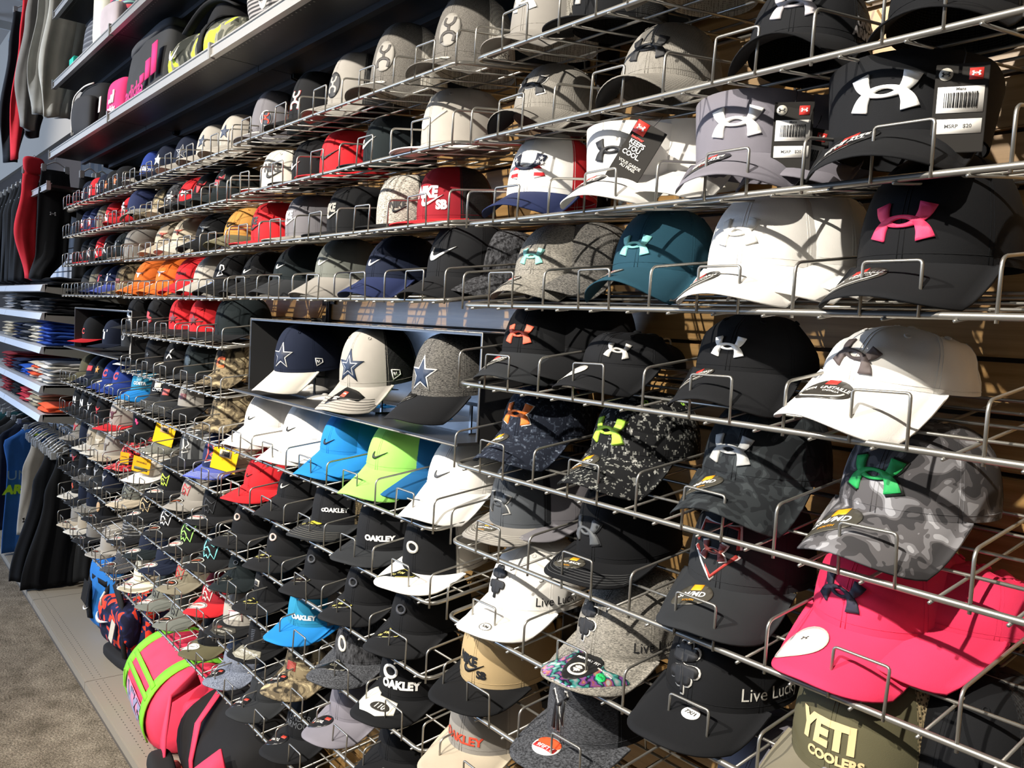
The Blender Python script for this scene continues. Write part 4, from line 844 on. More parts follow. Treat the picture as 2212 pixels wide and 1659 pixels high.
cap('C', 277, 'base', 'dg', art=[('text', 'T', .05, -.03, .05, '#8f9294')], desc='dark slate cap with grey letter', yaw=4)
cap('C', 318, 'snap', 'g', bill='g', desc='plain grey tall cap, right of slate one', yaw=4)
cap('C', 386, 'base', 'bg', art=[('horn', .05, -.02, .066, '#a8452f')], desc='left beige cap with rust longhorn emblem', yaw=14, pitch=-6, dz=.012)
cap('C', 425, 'base', 'bg', 'bg', 'ow', [('horn', .05, -.026, .066, '#a8452f')], ('white', -.03, -.12, .8), 'right beige cap with rust longhorn emblem', 12, -6, dz=.012)
cap('C', 480, 'base', 'k', bill='k', art=[('horn', .05, -.02, .062, '#8f9294')], stick=('seal', -.03, -.118), desc='black longhorn cap with round blue seal', yaw=10, pitch=-2)
cap('C', 545, 'base', 'br', bill='ol', art=[('swoosh', .04, -.03, .05, '#17171a')], desc='tan brown cap with olive bill', yaw=10, pitch=0, dz=.004, st='#b0aa90')
cap('D', 298, 'snap', 'rt', bill='rt', art=[('patch', .03, -.03, .055, '#8e3a3a')], desc='brown camouflage cap, right of blue cap', yaw=6)
cap('D', 342, 'base', 'or', art=[('horn', .05, -.028, .058, WH)], stick=('white', -.034, -.12, .7), desc='left orange cap with white longhorn', yaw=10, pitch=-5, dz=.01, sc=1.05)
cap('D', 392, 'base', 'or', art=[('horn', .05, -.030, .058, WH)], stick=('white', -.034, -.12, .7), desc='right orange cap with white longhorn', yaw=8, pitch=-5, dz=.01, sc=1.05)
cap('D', 432, 'base', 'r', art=[('text', 'TEXAS', .014, -.03, .05, '#2a1a1c')], desc='red cap with dark lettering', yaw=16, pitch=-6, dz=.01)
cap('D', 474, 'base', 'lg', 'k', 'lg', [], None, 'light grey cap with curved bill and black back', 16, -5, under='k', dz=.008)
cap('D', 520, 'base', 'k', art=[('evo', .04, -.02, .062, WH)], stick=('seal', -.03, -.118), desc='black cap with white flag mark and blue seal', yaw=8)
cap('L1', 325, 'snap', 'k', bill='k2', art=[('boot', .05, -.028, .05, WH)], desc='black snapback with white stroke emblem', yaw=4)
cap('L1', 370, 'snap', 'k', bill='k2', art=[('boot', .05, -.028, .05, '#b8323a')], desc='black snapback with red stroke emblem', yaw=4)
cap('L1', 421, 'snap', 'r', bill='k2', art=[('star', .045, -.024, .052, '#5a1c28')], desc='left red snapback with dark red emblem', yaw=6)
cap('L1', 467, 'snap', 'r', bill='k2', art=[('star', .045, -.024, .052, '#5a1c28')], desc='right red snapback with dark red emblem', yaw=6)
cap('L1', 530, 'snap', 'dg', bill='k2', desc='plain black-green snapback next to the display box', yaw=4, sc=1.05)
cap('L2', 330, 'snap', 'lg', 'k', 'w', [], ('black', -.03, -.116), 'light grey snapback with white bill', 6)
cap('L2', 366, 'snap', 'k', bill='k', art=[('text', '+', .03, -.03, .05, '#55585e')], desc='black snapback with faint mark', yaw=6)
cap('L2', 408, 'base', 'k', art=[('jump', .045, -.024, .05, WH)], stick=('gold', -.03, -.115), desc='black cap with white leaping figure', yaw=10)
cap('L2', 455, 'snap', 'dg', bill='k2', art=[('oval', .03, -.03, .06, '#2c3a42'), ('text', 'COSTA', .011, -.03, .06, '#9fb4bd', dict(rot=R(80)))], desc='black trucker with narrow oval patch', yaw=8, st='#3c3f42')
cap('L2', 520, 'high', 'rt', 'nt', 'rt', [('text', 'C', .05, -.026, .05, '#f0692f', dict(bold=.05))], None, 'camouflage cap with orange curl emblem', 12, -2)
cap('L3', 332, 'high', 'cb', bill='bl', art=[('patch', .026, -.012, .066, '#6fb4cf'), ('text', 'COSTA', .018, -.01, .042, WH, dict(bold=.05))], desc='teal blue cap with white lettering', yaw=14)
cap('L3', 376, 'high', 'k2', 'k', 'ch', [('patch', .03, -.016, .066, '#c9c6be'), ('text', 'COSTA', .018, -.014, .040, WH, dict(bold=.05))], None, 'charcoal cap with white lettering', 12, st='#8f8d86')
cap('L3', 400, 'base', 'k', bill='ch', art=[('patch', .036, -.026, .052, '#c05a52', dict(rot=R(90)))], desc='black cap with reddish rectangular patch', yaw=10, st='#8f8d86', dy=-.01)
cap('L3', 440, 'high', 'g', 'k', 'k', [('flag', .03, -.028, .05, '#8e3a44')], None, 'grey-front cap with tiny flag mark, black bill', 10)
cap('L3', 515, 'high', 'rt', 'rt', 'rt', [], None, 'dense woodland camouflage cap', 12)
cap('L4', 288, 'snap', 'lg', bill='r', art=[('bull', .05, -.028, .066, '#5a1c22')], desc='grey snapback with bull emblem and red bill', yaw=6, sc=1.05)
cap('L4', 338, 'visor', 'k', art=[('boot', .026, -.024, .03, '#e23a78')], desc='black open-crown visor with pink mark', yaw=8, dz=.012, under='k')
cap('L4', 390, 'base', 'ch', bill='gn', art=[('flame', .02, -.03, .06, '#c8323a')], desc='charcoal cap with a large yellow tag', yaw=12, st='#8f8d86', tags=[dict(p=(.045, -.10, .085), w=.085, h=.085, c='#f2bd1c', ry=14, rz=20, items=[('rect', (-.02, .016, -.038, -.012), '#d9b184'), ('bars', (-.012, .01, -.032, -.017))])])
cap('L4', 446, 'snap', 'dgs', bill='k2', art=[('evo', .055, -.022, .06, '#c9c7c0')], desc='black diagonally striped cap with outline emblem', yaw=8)
cap('L4', 500, 'high', 'nv2', 'ow', 'vi', [('evo', .066, -.028, .066, WH, dict(h=.0014)), ('evo', .058, -.028, .066, '#b8403c')], None, 'navy cap with red-white emblem and blue bill', 14, -5, st='#c9d0ea', sc=1.05, tags=[dict(p=(.07, -.085, .075), w=.085, h=.08, c='#f2bd1c', ry=12, rz=20, items=[('rect', (-.02, .02, -.036, -.012), '#d9c8a4'), ('bars', (-.014, .014, -.032, -.016))])])
cap('L5', 308, 'base', 'fl', art=[('evo', .045, -.026, .05, '#141416')], desc='red and black digital camouflage cap', yaw=12, tags=[dict(p=(.03, -.11, .05), w=.045, h=.05, c='#e8a91c', ry=4, rz=15, items=[('text', 'EVOSHIELD', .006, 0, -.02, '#3a3020')])])
cap('L5', 350, 'snap', 'ow', bill='w', desc='white snapback with hanging yellow tag', yaw=12, tags=[dict(p=(.034, -.115, .085), w=.08, h=.065, c='#e8a91c', ry=12, rz=20, items=[('text', 'EVOSHIELD', .009, 0, -.022, '#3a3020'), ('rect', (-.03, .03, -.055, -.042), '#3f4426')])])
cap('L5', 402, 'snap', 'k', bill='k2', art=[('fox', .045, -.03, .062, '#c6e84a')], stick=('silver', -.026, -.118), desc='black cap with lime fox-head outline', yaw=10)
cap('L5', 448, 'base', 'g', bill='g', art=[('fox', .04, -.03, .066, '#b8323a')], stick=('dark', -.026, -.118), desc='grey cap with red outline emblem', yaw=10)
cap('L5', 498, 'snap', 'k', bill='k2', art=[('fox', .05, -.02, .058, '#26282c')], stick=('silver', -.026, -.118), desc='black cap with tonal fox outline', yaw=10)
cap('L6', 312, 'base', 'gn', bill='bg', art=[('fox', .06, -.02, .052, '#1a1a1c')], stick=('silver', -.03, -.12), desc='grey-green cap with black fox outline', yaw=12)
cap('L6', 352, 'base', 'k', bill='k2', art=[('fox', .06, -.022, .058, '#c2ab84')], stick=('silver', -.03, -.12), desc='black cap with tan fox outline', yaw=12)
cap('L6', 398, 'base', 'k', bill='k2', art=[('fox', .055, -.022, .062, '#e8e8ec')], stick=('dark', -.03, -.12), desc='black cap with white fox outline', yaw=12)
cap('L6', 445, 'base', 'k', bill='k2', art=[('fox', .062, -.022, .060, '#9de06c')], stick=('silver', -.03, -.12, 1.1), desc='black cap with green fox outline', yaw=12)
cap('L6', 497, 'base', 'k', bill='k2', art=[('fox', .066, -.022, .060, '#7ad0d2')], stick=('dark', -.03, -.12), desc='black cap with aqua fox outline', yaw=12)
cap('L7', 314, 'snap', 'ln', bill='k2', stick=('silver', -.03, -.12), desc='black cap with horizontal white pinstripes', yaw=12)
cap('L7', 352, 'base', 'nv', bill='dg', stick=('silver', -.03, -.12), desc='navy cap with silver oval sticker, left of two', yaw=12)
cap('L7', 390, 'base', 'nv', bill='nv', stick=('silver', -.03, -.12), desc='navy cap with silver oval sticker, right of two', yaw=12)
cap('L7', 438, 'base', 'kh', bill='kh', art=[('fox', .05, -.03, .062, '#b8302c')], stick=('dark', -.02, -.12), desc='khaki cap with red head emblem', yaw=4)
cap('L7', 495, 'base', 'r2', bill='r', art=[('fox', .05, -.034, .060, '#c9c6bf')], stick=('silver', -.02, -.12), desc='maroon cap with red bill and silver emblem', yaw=14)
cap('L8', 298, 'base', 'hd', bill='hd', stick=('dark', -.03, -.12), desc='mottled dark cap with oval sticker', yaw=12)
cap('L8', 340, 'snap', 'pld', bill='pld', art=[('text', 'FOX', .02, .01, .03, '#26282c', dict(bold=.05))], stick=('silver', -.03, -.12), desc='cream checked cap with black patch', yaw=12)
cap('L8', 382, 'base', 'gn', bill='gn', art=[('fox', .04, -.034, .05, '#2a2a2c')], stick=('silver', -.03, -.12), desc='grey-green cap, left of two alike', yaw=12)
cap('L8', 424, 'base', 'gn', bill='gn', art=[('fox', .04, -.034, .05, '#2a2a2c')], stick=('dark', -.03, -.12), desc='grey-green cap, right of two alike', yaw=12)
cap('L8', 488, 'base', 'k', bill='ol', stick=('white', -.03, -.12), desc='black cap with cream oval sticker', yaw=8)

# ---- farthest bay ------------------------------------------------
cap('A', 186, 'snap', 'nv', bill='r', art=[('text', 'T', .05, -.034, .05, WH, dict(bold=.05))], desc='navy cap with white letter at far left', yaw=0)
cap('A', 208, 'snap', 'r', bill='r', art=[('text', 'T', .06, -.036, .06, WH, dict(bold=.05))], desc='red cap with white letter', yaw=0)
cap('A', 236, 'snap', 'nv', bill='nv', art=[('text', 'T', .055, -.036, .055, WH, dict(bold=.05))], desc='navy cap with white letter, right of red cap', yaw=0)
cap('A', 260, 'snap', 'k', art=[('star', .045, -.036, .055, '#e87a3a'), ('text', 'H', .03, -.036, .05, WH, dict(bold=.08))], desc='black cap with orange star, left of two', yaw=0)
cap('A', 292, 'snap', 'k', art=[('star', .045, -.036, .058, '#e87a3a'), ('text', 'H', .03, -.036, .05, WH, dict(bold=.08))], desc='black cap with orange star, right of two', yaw=0)
cap('B', 184, 'snap', 'nv2', bill='nv', art=[('star', .045, -.034, .045, '#d8432f'), ('boot', .04, -.034, .06, WH)], desc='blue cap with red and white emblem, left', yaw=0)
cap('B', 213, 'snap', 'nv2', bill='nv', art=[('star', .045, -.034, .045, '#d8432f'), ('boot', .04, -.034, .06, WH)], desc='blue cap with red and white emblem, right', yaw=2)
cap('B', 246, 'snap', 'kh', bill='r', art=[('patch', .02, -.03, .06, '#26282c')], desc='khaki grey cap with dark mark', yaw=2)
cap('B', 275, 'snap', 'r', bill='r', art=[('boot', .04, -.034, .05, WH)], desc='red cap with white stroke, left of two', yaw=2)
cap('B', 308, 'soft', 'r', bill='r', art=[('boot', .05, -.034, .06, WH)], desc='red cap with white stroke, right of two', yaw=6, dz=.02)
cap('B', 330, 'base', 'nv2', bill='hg', desc='denim cap tilted over with heather bill', yaw=40, pitch=-2, dz=.02, dy=-.06, roll=-8)
cap('C', 163, 'snap', 'k', bill='k', art=[('boot', .03, -.034, .03, '#a02c30')], desc='black cap with tiny red mark', yaw=0)
cap('C', 186, 'snap', 'k', bill='r', art=[('jump', .05, -.034, .05, WH)], desc='black cap with white figure mark, left', yaw=0)
cap('C', 211, 'snap', 'r', bill='r', art=[('jump', .055, -.034, .05, WH)], desc='red cap with white figure mark', yaw=0)
cap('C', 243, 'snap', 'k', bill='k', art=[('jump', .055, -.034, .06, WH)], desc='black cap with white figure mark, right', yaw=0)
cap('D', 160, 'base', 'ch', bill='k', desc='charcoal cap, leftmost', yaw=10)
cap('D', 198, 'base', 'kh', bill='ch', art=[('patch', .02, -.01, .05, '#3a3a38')], desc='khaki grey soft cap', yaw=26, pitch=-12, dz=.02)
cap('D', 226, 'base', 'nv', bill='nv2', art=[('text', 'T', .045, -.03, .05, '#c8323a', dict(bold=.05))], desc='navy cap with red letter', yaw=8)
cap('D', 258, 'base', 'nv2', bill='vi', art=[('text', 'T', .05, -.034, .054, WH, dict(bold=.05))], stick=('gold', -.02, -.12, .8), desc='blue cap with white letter', yaw=10)
cap('L3', 182, 'soft', 'ol', bill='ol', desc='olive mottled cap', yaw=10)
cap('L3', 212, 'base', 'nv', bill='nv', art=[('patch', .04, -.03, .05, '#d8323a'), ('text', 'T', .03, -.03, .05, WH, dict(bold=.05, h=.003) if 0 else dict(bold=.05))], stick=('gold', -.02, -.12), desc='navy cap with red square patch', yaw=10)
cap('L3', 236, 'soft', 'dg', bill='dg', art=[('star', .04, -.034, .05, '#e8a04a')], desc='dark green cap with pale star', yaw=12)
cap('L3', 264, 'base', 'ry', bill='ry', art=[('text', 'C', .045, -.034, .05, '#d8434a', dict(bold=.06))], stick=('gold', -.02, -.12), desc='royal blue cap with red letter, left', yaw=10)
cap('L3', 290, 'base', 'ry', bill='ry', art=[('text', 'C', .045, -.034, .05, '#d8434a', dict(bold=.06))], stick=('gold', -.02, -.12), desc='royal blue cap with red letter, right', yaw=10)
cap('L4', 182, 'snap', 'k', bill='k2', art=[('text', 'N', .045, -.034, .045, WH, dict(bold=.05))], desc='black cap with white letters, left', yaw=4)
cap('L4', 206, 'snap', 'k', bill='k2', art=[('text', 'N', .045, -.034, .045, WH, dict(bold=.05))], desc='black cap with white letters, right', yaw=4)
cap('L4', 229, 'snap', 'k', bill='k2', art=[('bull', .045, -.034, .05, WH)], desc='black cap with white bull emblem', yaw=4)
cap('L4', 254, 'snap', 'k', bill='k2', art=[('bull', .04, -.034, .05, '#d8323a')], desc='black cap with red bull emblem', yaw=4)
cap('L5', 178, 'base', 'hg', bill='g', art=[('bull', .045, -.034, .06, '#b8323a')], desc='speckled grey cap with red bull emblem', yaw=8)
cap('L5', 200, 'snap', 'nv', bill='k', desc='plain navy snapback', yaw=4)
cap('L5', 224, 'snap', 'bg', bill='ow', art=[('bull', .05, -.034, .06, '#6a5f56')], desc='beige snapback with bull emblem, left', yaw=4)
cap('L5', 246, 'snap', 'bg', bill='ow', art=[('bull', .055, -.02, .056, '#d9cdb8')], stick=('dark', -.03, -.12, .7), desc='beige snapback with tonal bull emblem, centre', yaw=6)
cap('L5', 272, 'snap', 'lg', bill='bg', art=[('bull', .05, -.034, .06, '#6a5f56')], desc='grey snapback with bull emblem, right', yaw=6)
cap('L6', 176, 'snap', 'k', bill='k', art=[('bull', .045, -.03, .05, '#a82c34')], desc='black cap with dark red bull', yaw=6)
cap('L6', 198, 'snap', 'k', bill='k2', desc='plain black snapback, second from left', yaw=4)
cap('L6', 220, 'snap', 'k', bill='hk', art=[('star', .03, -.034, .05, WH)], desc='black cap with speckled bill', yaw=6)
cap('L6', 238, 'snap', 'ch', bill='ch', art=[('bull', .045, -.034, .06, '#a5a5a8')], desc='charcoal cap with grey bull', yaw=4)
cap('L6', 264, 'snap', 'nv', bill='k2', art=[('bull', .04, -.034, .06, '#a5a5a8')], stick=('white', -.02, -.12, .7), desc='navy cap with grey emblem', yaw=4)
cap('L7', 184, 'snap', 'k', bill='ow', art=[('boot', .03, -.034, .05, '#c8502f')], desc='black cap with light bill, leftmost', yaw=6)
cap('L7', 206, 'snap', 'nv', bill='k2', desc='plain navy snapback low down', yaw=4)
cap('L7', 232, 'snap', 'nv', bill='hg', desc='navy cap with heather bill', yaw=6)
cap('L7', 256, 'snap', 'k', bill='k2', art=[('oval', .035, -.034, .05, '#c9a57a')], stick=('dark', -.03, -.12, .8), desc='black cap with tan oval badge', yaw=4)
cap('L8', 184, 'snap', 'g', bill='bg', stick=('dark', -.02, -.12, .7), desc='grey cap with beige bill, leftmost', yaw=6)
cap('L8', 208, 'snap', 'bg', bill='ow', stick=('dark', -.02, -.12, .7), desc='cream cap with dark oval sticker', yaw=6)
cap('L8', 232, 'snap', 'g', bill='k2', stick=('dark', -.02, -.12, .7), desc='grey cap with black bill', yaw=6)
cap('L8', 264, 'snap', 'lg', bill='lg', stick=('dark', -.02, -.12, .7), desc='light grey cap with ringed stitched bill', yaw=8, st='#4a4844')

# keep neighbouring front caps clear of each other
for row in ROWZ:
    L_ = sorted([c for c in CAPS if c[0] == row and c[3] <= .02], key=lambda c: c[1].location.x)
    for it in range(30):
        for a, b in zip(L_, L_[1:]):
            g = .166*(a[2]+b[2])/2-(b[1].location.x-a[1].location.x)
            if g > 0: a[1].location.x -= g*.5; b[1].location.x += g*.5
        for c in L_: c[1].location.x = max(c[1].location.x, XB[1]+.105)

# ================================================================ display boxes
def at(px, py, y):
    d = fw+rt*((px-1106)/F)-up*((py-829.5)/F); return d*(y/d.y)
BOXM = plain('dark_grey_steel', '#3a3a3b', .35, .3); EDGE = plain('bare_edge', '#8d8d8c', .4, .5)
def displaybox(x0, x1, zt, zb, yf, yb, lab):
    o = empty('display_box', (x0, yb, z(zb))); tag(o, lab, 'display box')
    w = x1-x0; h = zt-zb; d = yb-yf; t = .006
    put('floor_panel', MB().box(0, w, -d-.05, 0, 0, t).make('f', False), BOXM, o)
    put('top_panel', MB().box(0, w, -d, 0, h-t, h).make('t', False), BOXM, o)
    put('side_panel', MB().box(0, t, -d, 0, t, h-t).make('s', False), BOXM, o)
    put('side_panel', MB().box(w-t, w, -d, 0, t, h-t).make('s', False), BOXM, o)
    put('rear_panel', MB().box(t, w-t, -t, 0, t, h-t).make('b', False), plain('glossy_black_panel', '#101114', .22, 0, .8), o)
    put('edge_trim', MB().tube([(0, -d, t), (0, -d, h), (w, -d, h), (w, -d, t)], .0018, 4).make('e'), EDGE, o)
    put('edge_trim', MB().tube([(0, -d-.05, 0), (w, -d-.05, 0)], .002, 4).make('e'), EDGE, o)
    for i in range(3):
        e = put('cap_stand', MB().box(-.09, .09, -.07, .07, 0, .003).box(-.004, .004, -.002, .002, .003, .055).box(-.05, .05, -.02, .02, .055, .057).make('st', False), plain('smoked_acrylic', '#232427', .12, 0, .8), None, (x0+w*(i+.5)/3+.01, yb-.14, z(zb+t)))
        tag(e, f'smoked plastic cap stand, {["left", "middle", "right"][i]} one in the {lab.split()[-3]} {lab.split()[-2]} box', 'stand')
displaybox(-2.53, -1.325, -.012, -.238, 1.0, 1.262, 'dark grey open-front steel display box hung between cap shelves, second bay box')
displaybox(-4.86, -3.765, -.014, -.222, .97, 1.255, 'dark grey open-front steel display box near folded shirts, farthest bay box')
def boxcap(px, dz=0, **k): return cap(k.pop('where'), 0, free=(xat(px, 1.09, -.10), 1.09, k.pop('zb')), **k)
B2, B1 = 'in the second bay display box', 'in the farthest bay display box'
boxcap(668, where=B2, zb=-.150, shape='high', front='nv', bill='ow', art=[('star', .072, -.026, .060, WH), ('starin', .072, -.026, .060, '#1a2238', dict(h=.003)), ('mark', .024, .104, .036, WH)], desc='navy star cap with silver-grey bill', yaw=16, pitch=-6, near=True, sc=1.1)
boxcap(822, where=B2, zb=-.150, shape='high', front='lg', back='nk', bill='lg', art=[('star', .078, -.026, .062, '#20304a'), ('star', .05, -.026, .062, '#c9ccd2', dict(h=.0028)), ('star', .04, -.026, .062, '#20304a', dict(h=.0034)), ('mark', .026, .110, .032, WH)], stick=('nfl', .012, -.130, 1.2), desc='grey and black star cap with shield sticker', yaw=14, pitch=-8, near=True, sc=1.14, st='#6e6a66')
boxcap(985, where=B2, zb=-.148, shape='high', front='hk', bill='k2', art=[('star', .078, -.030, .058, WH), ('star', .064, -.030, .058, '#20304a', dict(h=.003))], stick=('black', -.036, -.105, .9), desc='heather black star cap with black bill', yaw=10, pitch=-4, near=True, sc=1.1)
boxcap(222, where=B1, zb=-.17, shape='snap', front='k', bill='r', art=[('text', 'C', .04, -.034, .05, '#d8432f')], desc='black cap with thin red flat bill', yaw=2)
boxcap(268, where=B1, zb=-.175, shape='snap', front='nv', bill='nv', art=[('text', 'T', .06, -.03, .055, WH, dict(bold=.05))], desc='navy cap with white serif letter', yaw=4)
boxcap(312, where=B1, zb=-.17, shape='snap', front='ch', bill='k', art=[('text', 'U', .05, -.034, .055, '#9a9a9a')], desc='charcoal cap at the right end', yaw=2)

# ================================================================ black high shelves
BS = plain('black_powder_coat', '#151516', .45, .2); LIP = plain('brushed_lip', '#b9b7b3', .35, .55)
def blackshelf(x0, x1, zz, lab):
    o = empty('high_shelf', (x0, .865, z(zz))); tag(o, lab, 'shelf', 'black steel high shelves'); w = x1-x0-.004
    put('shelf_plate', MB().box(0, w, .008, .39, .012, .026).make('p', False), BS, o)
    put('front_lip', MB().box(0, w, -.006, .008, .0, .03).box(0, w, -.010, -.006, .0, .006).box(0, w, -.010, .012, .03, .034).make('l', False), LIP, o)
    for y in (.14, .27): put('stiffener', MB().box(0, w, y, y+.02, -.004, .012).make('st', False), plain('dim_steel', '#3c3c3e', .35, .6), o)
    for x in (.004, w-.010):
        m = MB(); b = len(m.v); m.loft([[(x+dx, .40, -.03), (x+dx, .25, .0), (x+dx, .25, .012), (x+dx, .40, .012)] for dx in (0, .005)]); put('bracket', m.make('br', False), UPR, o)
    V, Fc = [], []
    for k in range(int(w/.0254)-1):
        bb = len(V); cx = .03+k*.0254; V += [(cx+.003*cos(t*pi/3), .03+.003*sin(t*pi/3), .0115) for t in range(6)]; Fc.append(tuple(range(bb, bb+6)))
    put('perforations', mesh('perf', V, Fc, False), plain('hole_light', '#8f8d86', .5), o)['kind'] = 'stuff'
    for x in (.0, w-.004): put('lip_clip', MB().box(x, x+.006, -.014, .004, -.004, .044).make('c', False), LIP, o)
for i, b in ((1, 'farthest bay'), (2, 'third bay'), (3, 'second bay'), (4, 'nearest bay')):
    blackshelf(XB[i], XB[i+1] if i < 4 else -.09, .752, f'black steel shelf with perforated bright lip above the caps, {b}')  # nearest-bay shelf is out of view, added to shade the caps below
for i, b in ((1, 'farthest bay'), (2, 'third bay'), (3, 'second bay')):
    blackshelf(XB[i]+.06 if i == 1 else XB[i], XB[i+1], 1.10, f'upper black steel shelf, one above the bags, {b}')
for i, b in ((1, 'farthest bay'), (2, 'third bay')): blackshelf(XB[i]+.05 if i == 1 else XB[i], XB[i+1], 1.453, f'topmost black steel shelf near the ceiling, {b}')
blackshelf(-6.19, -5.0, .60, 'black steel shelf with pale lip, hung trousers above and below')
blackshelf(-7.4, -6.19, .60, 'black steel shelf with pale lip at the left frame edge')

# ================================================================ bags
def pillow(sx, sy, sz, e=.5, nz=.01, sc=7, seed=0, nu=36, nv=18, taper=0, lean=0):
    m = MB(); sg = lambda v, p: (1 if v >= 0 else -1)*abs(v)**p
    def fn(i, j):
        a = 2*pi*i; b = -pi/2+pi*j
        x = sg(cos(b), e)*sg(cos(a), e); y = sg(cos(b), e)*sg(sin(a), e); zz = sg(sin(b), e)
        t = 1-taper*(zz*.5+.5); p = Vector((x*sx*t, y*sy*t, (zz+1)*sz)); n = noise.noise_vector(p*sc+Vector((seed, 0, 0)))*nz
        p += n*(min(1, (zz+1)*3)); p.y += lean*(zz+1)*.5; return p
    return m.grid(fn, nu, nv)
def ribbon(pts, w, t, wdir):
    rings = []; pts = [Vector(p) for p in pts]
    for i, p in enumerate(pts):
        a = pts[max(i-1, 0)]; c = pts[min(i+1, len(pts)-1)]; tg = (c-a).normalized(); wd = Vector(wdir[i] if isinstance(wdir, list) else wdir); wd = (wd-tg*wd.dot(tg)).normalized(); n = tg.cross(wd)
        rings.append([p+wd*w/2+n*t/2, p-wd*w/2+n*t/2, p-wd*w/2-n*t/2, p+wd*w/2-n*t/2])
    return MB().loft(rings)
ncamo = camo('neon', ['#23251f', '#4c4d45', '#7d7c70', '#c8e63c'], 9, 0, 1.5, 2, (.44, .52, .58))
rcamo = camo('redwine', ['#12142a', '#181d3c', '#20284f', '#dc442f'], 17, 0, 1.0, 1, (.44, .50, .56))
BLK_ = fabric('#19191b'); PKM = fabric('#f0405f'); GRN = fabric('#7ccf3a')
def facelogo(name, groups, o, parent, mat, ex=(1, 0, 0), ez=(0, 0, 1), en=(0, -1, 0), h=.003):
    return put(name, mesh(name, *relief(groups, flat(o, ex, ez, en), 0, h, 0)), mat, parent)
# neon camouflage duffel on the high shelf
def duffel(loc, rz, L, r, body, label, squash=.85):
    o = empty('duffel_bag', loc, (0, 0, rz)); tag(o, label, 'bag')
    m = MB()
    def fn(i, j):
        a = 2*pi*j; t = -1+2*i; k = (1-abs(t)**6)**.35 if abs(t) < 1 else 0; k = max(k, .02)
        p = Vector((t*L/2, r*k*sin(a), r*squash*k*(cos(a) if cos(a) > -.6 else -.6-(-.6-cos(a))*.3)+r*.62*squash)); n = noise.noise_vector(p*7+Vector(loc))*.012; return p+n
    m.grid(fn, 26, 32); put('body', m.make('body'), body, o); return o
a = at(415, 140, .97)
d = duffel((-2.87, 1.02, z(.782)), R(4), .56, .125, ncamo, 'neon yellow and grey camouflage duffel bag with black strap')
put('strap', ribbon([(.09+.0*k, .130*sin(R(-100+12*k))*1.0, .066+.122*cos(R(-100+12*k))) for k in range(14)], .035, .004, (1, 0, 0)).make('s'), BLK_, d)
put('strap', ribbon([(-.20+.42*k/14, -.06, .18+.06*sin(pi*k/14)) for k in range(15)], .03, .006, (0, 1, 0)).make('s'), BLK_, d)
facelogo('emblem', [[scale(l, .085, 0, 0) for l in SW]], (-.11, -.133, .075), d, thread(WH))
mb = pillow(.13, .085, .06, .7, .012, 8, 3); tag(put('black_pouch', mb.make('p'), BLK_, None, (-2.98, 1.09, z(.95))), 'slumped black pouch lying behind the neon camouflage duffel', 'bag')
# dark grey tote
t = empty('drawstring_sack', (-3.52, .985, z(.780)), (R(-4), R(-6), R(3))); tag(t, 'dark grey sack with pink lettering and three pink bars', 'bag')
put('body', pillow(.265, .07, .155, .45, .012, 6, 2, taper=.12).make('b'), fabric('#3f4042'), t)
put('top_band', pillow(.238, .062, .022, .45, .006, 6, 5).make('b'), fabric('#4c4d50'), t, (0, 0, .262))
facelogo('lettering', [[rect(.0, .045, .0, .035)], [rect(.06, .11, .0, .075)], [rect(.125, .18, .0, .12)]], (.03, -.083, .075), t, fabric('#ee3f86'))
put('lettering', textmesh('adidas', .085, -.02, .022, flat((-.02, -.083, .05), (1, 0, 0), (0, 0, 1), (0, -1, 0)), 0, 0, .02), fabric('#ee3f86'), t)
# pink drawstring pack
t = empty('drawstring_sack', (-3.93, .96, z(.780)), (R(-4), 0, R(4))); tag(t, 'pink sack with white leaf logo beside the black backpack', 'bag')
put('body', pillow(.115, .055, .10, .5, .008, 8, 6).make('b'), fabric('#e63a78'), t)
facelogo('emblem', [[stroke([(-.03+.0*k, .0), (-.02, .02+.008*k)], .012, False)] if 0 else [rect(-.035, -.018, 0, .018)]]+[[rect(-.012, .006, 0, .036)], [rect(.012, .03, 0, .054)]], (0, -.058, .085), t, thread(WH))
put('lettering', textmesh('adidas', .04, 0, 0, flat((0, -.058, .06), (1, 0, 0), (0, 0, 1), (0, -1, 0)), 0, 0, .02), thread(WH), t)
put('hang_tag', rbox(-.012, .012, -.001, .001, -.07, 0, .0004), plain('card', '#c9c6bc', .5), t, (-.12, -.07, .13))
mb = pillow(.05, .045, .03, .8, .008, 9, 3); tag(put('pink_pouch', mb.make('p'), fabric('#c43a66'), None, (-3.86, 1.1, z(.90))), 'small rounded pink pouch behind the dark grey sack', 'bag')
# black backpack with white piping
def backpack(loc, rz, w, d_, h, body, label, lean=0):
    o = empty('backpack', loc, (0, 0, rz)); tag(o, label, 'backpack')
    put('body', pillow(w/2, d_/2, h/2, .5, .012, 6, loc[0], taper=.12, lean=lean).make('b'), body, o)
    return o
b = backpack((-4.42, 1.0, z(.780)), R(6), .42, .22, .26, fabric('#222224'), 'black backpack with white piping at the left end of the shelf')
put('front_pocket', pillow(.13, .03, .085, .5, .008, 8, 2).make('p'), fabric('#2c2c2e'), b, (.04, -.105, .02))
put('piping', MB().tube(rounded([(-.11, -.117, .03), (-.12, -.113, .21), (.02, -.105, .245), (.10, -.09, .25)], .06), .004, 6).make('p'), fabric('#e9e7e2'), b)
put('piping', MB().tube(rounded([(-.195, -.085, .05), (-.198, -.07, .17), (-.17, -.05, .21)], .05), .0025, 6).make('p'), fabric('#e9e7e2'), b)
put('handle', MB().tube(rounded([(-.04, .02, .25), (-.03, .02, .285), (.05, .02, .285), (.06, .02, .25)], .02), .006, 6).make('h'), BLK_, b)
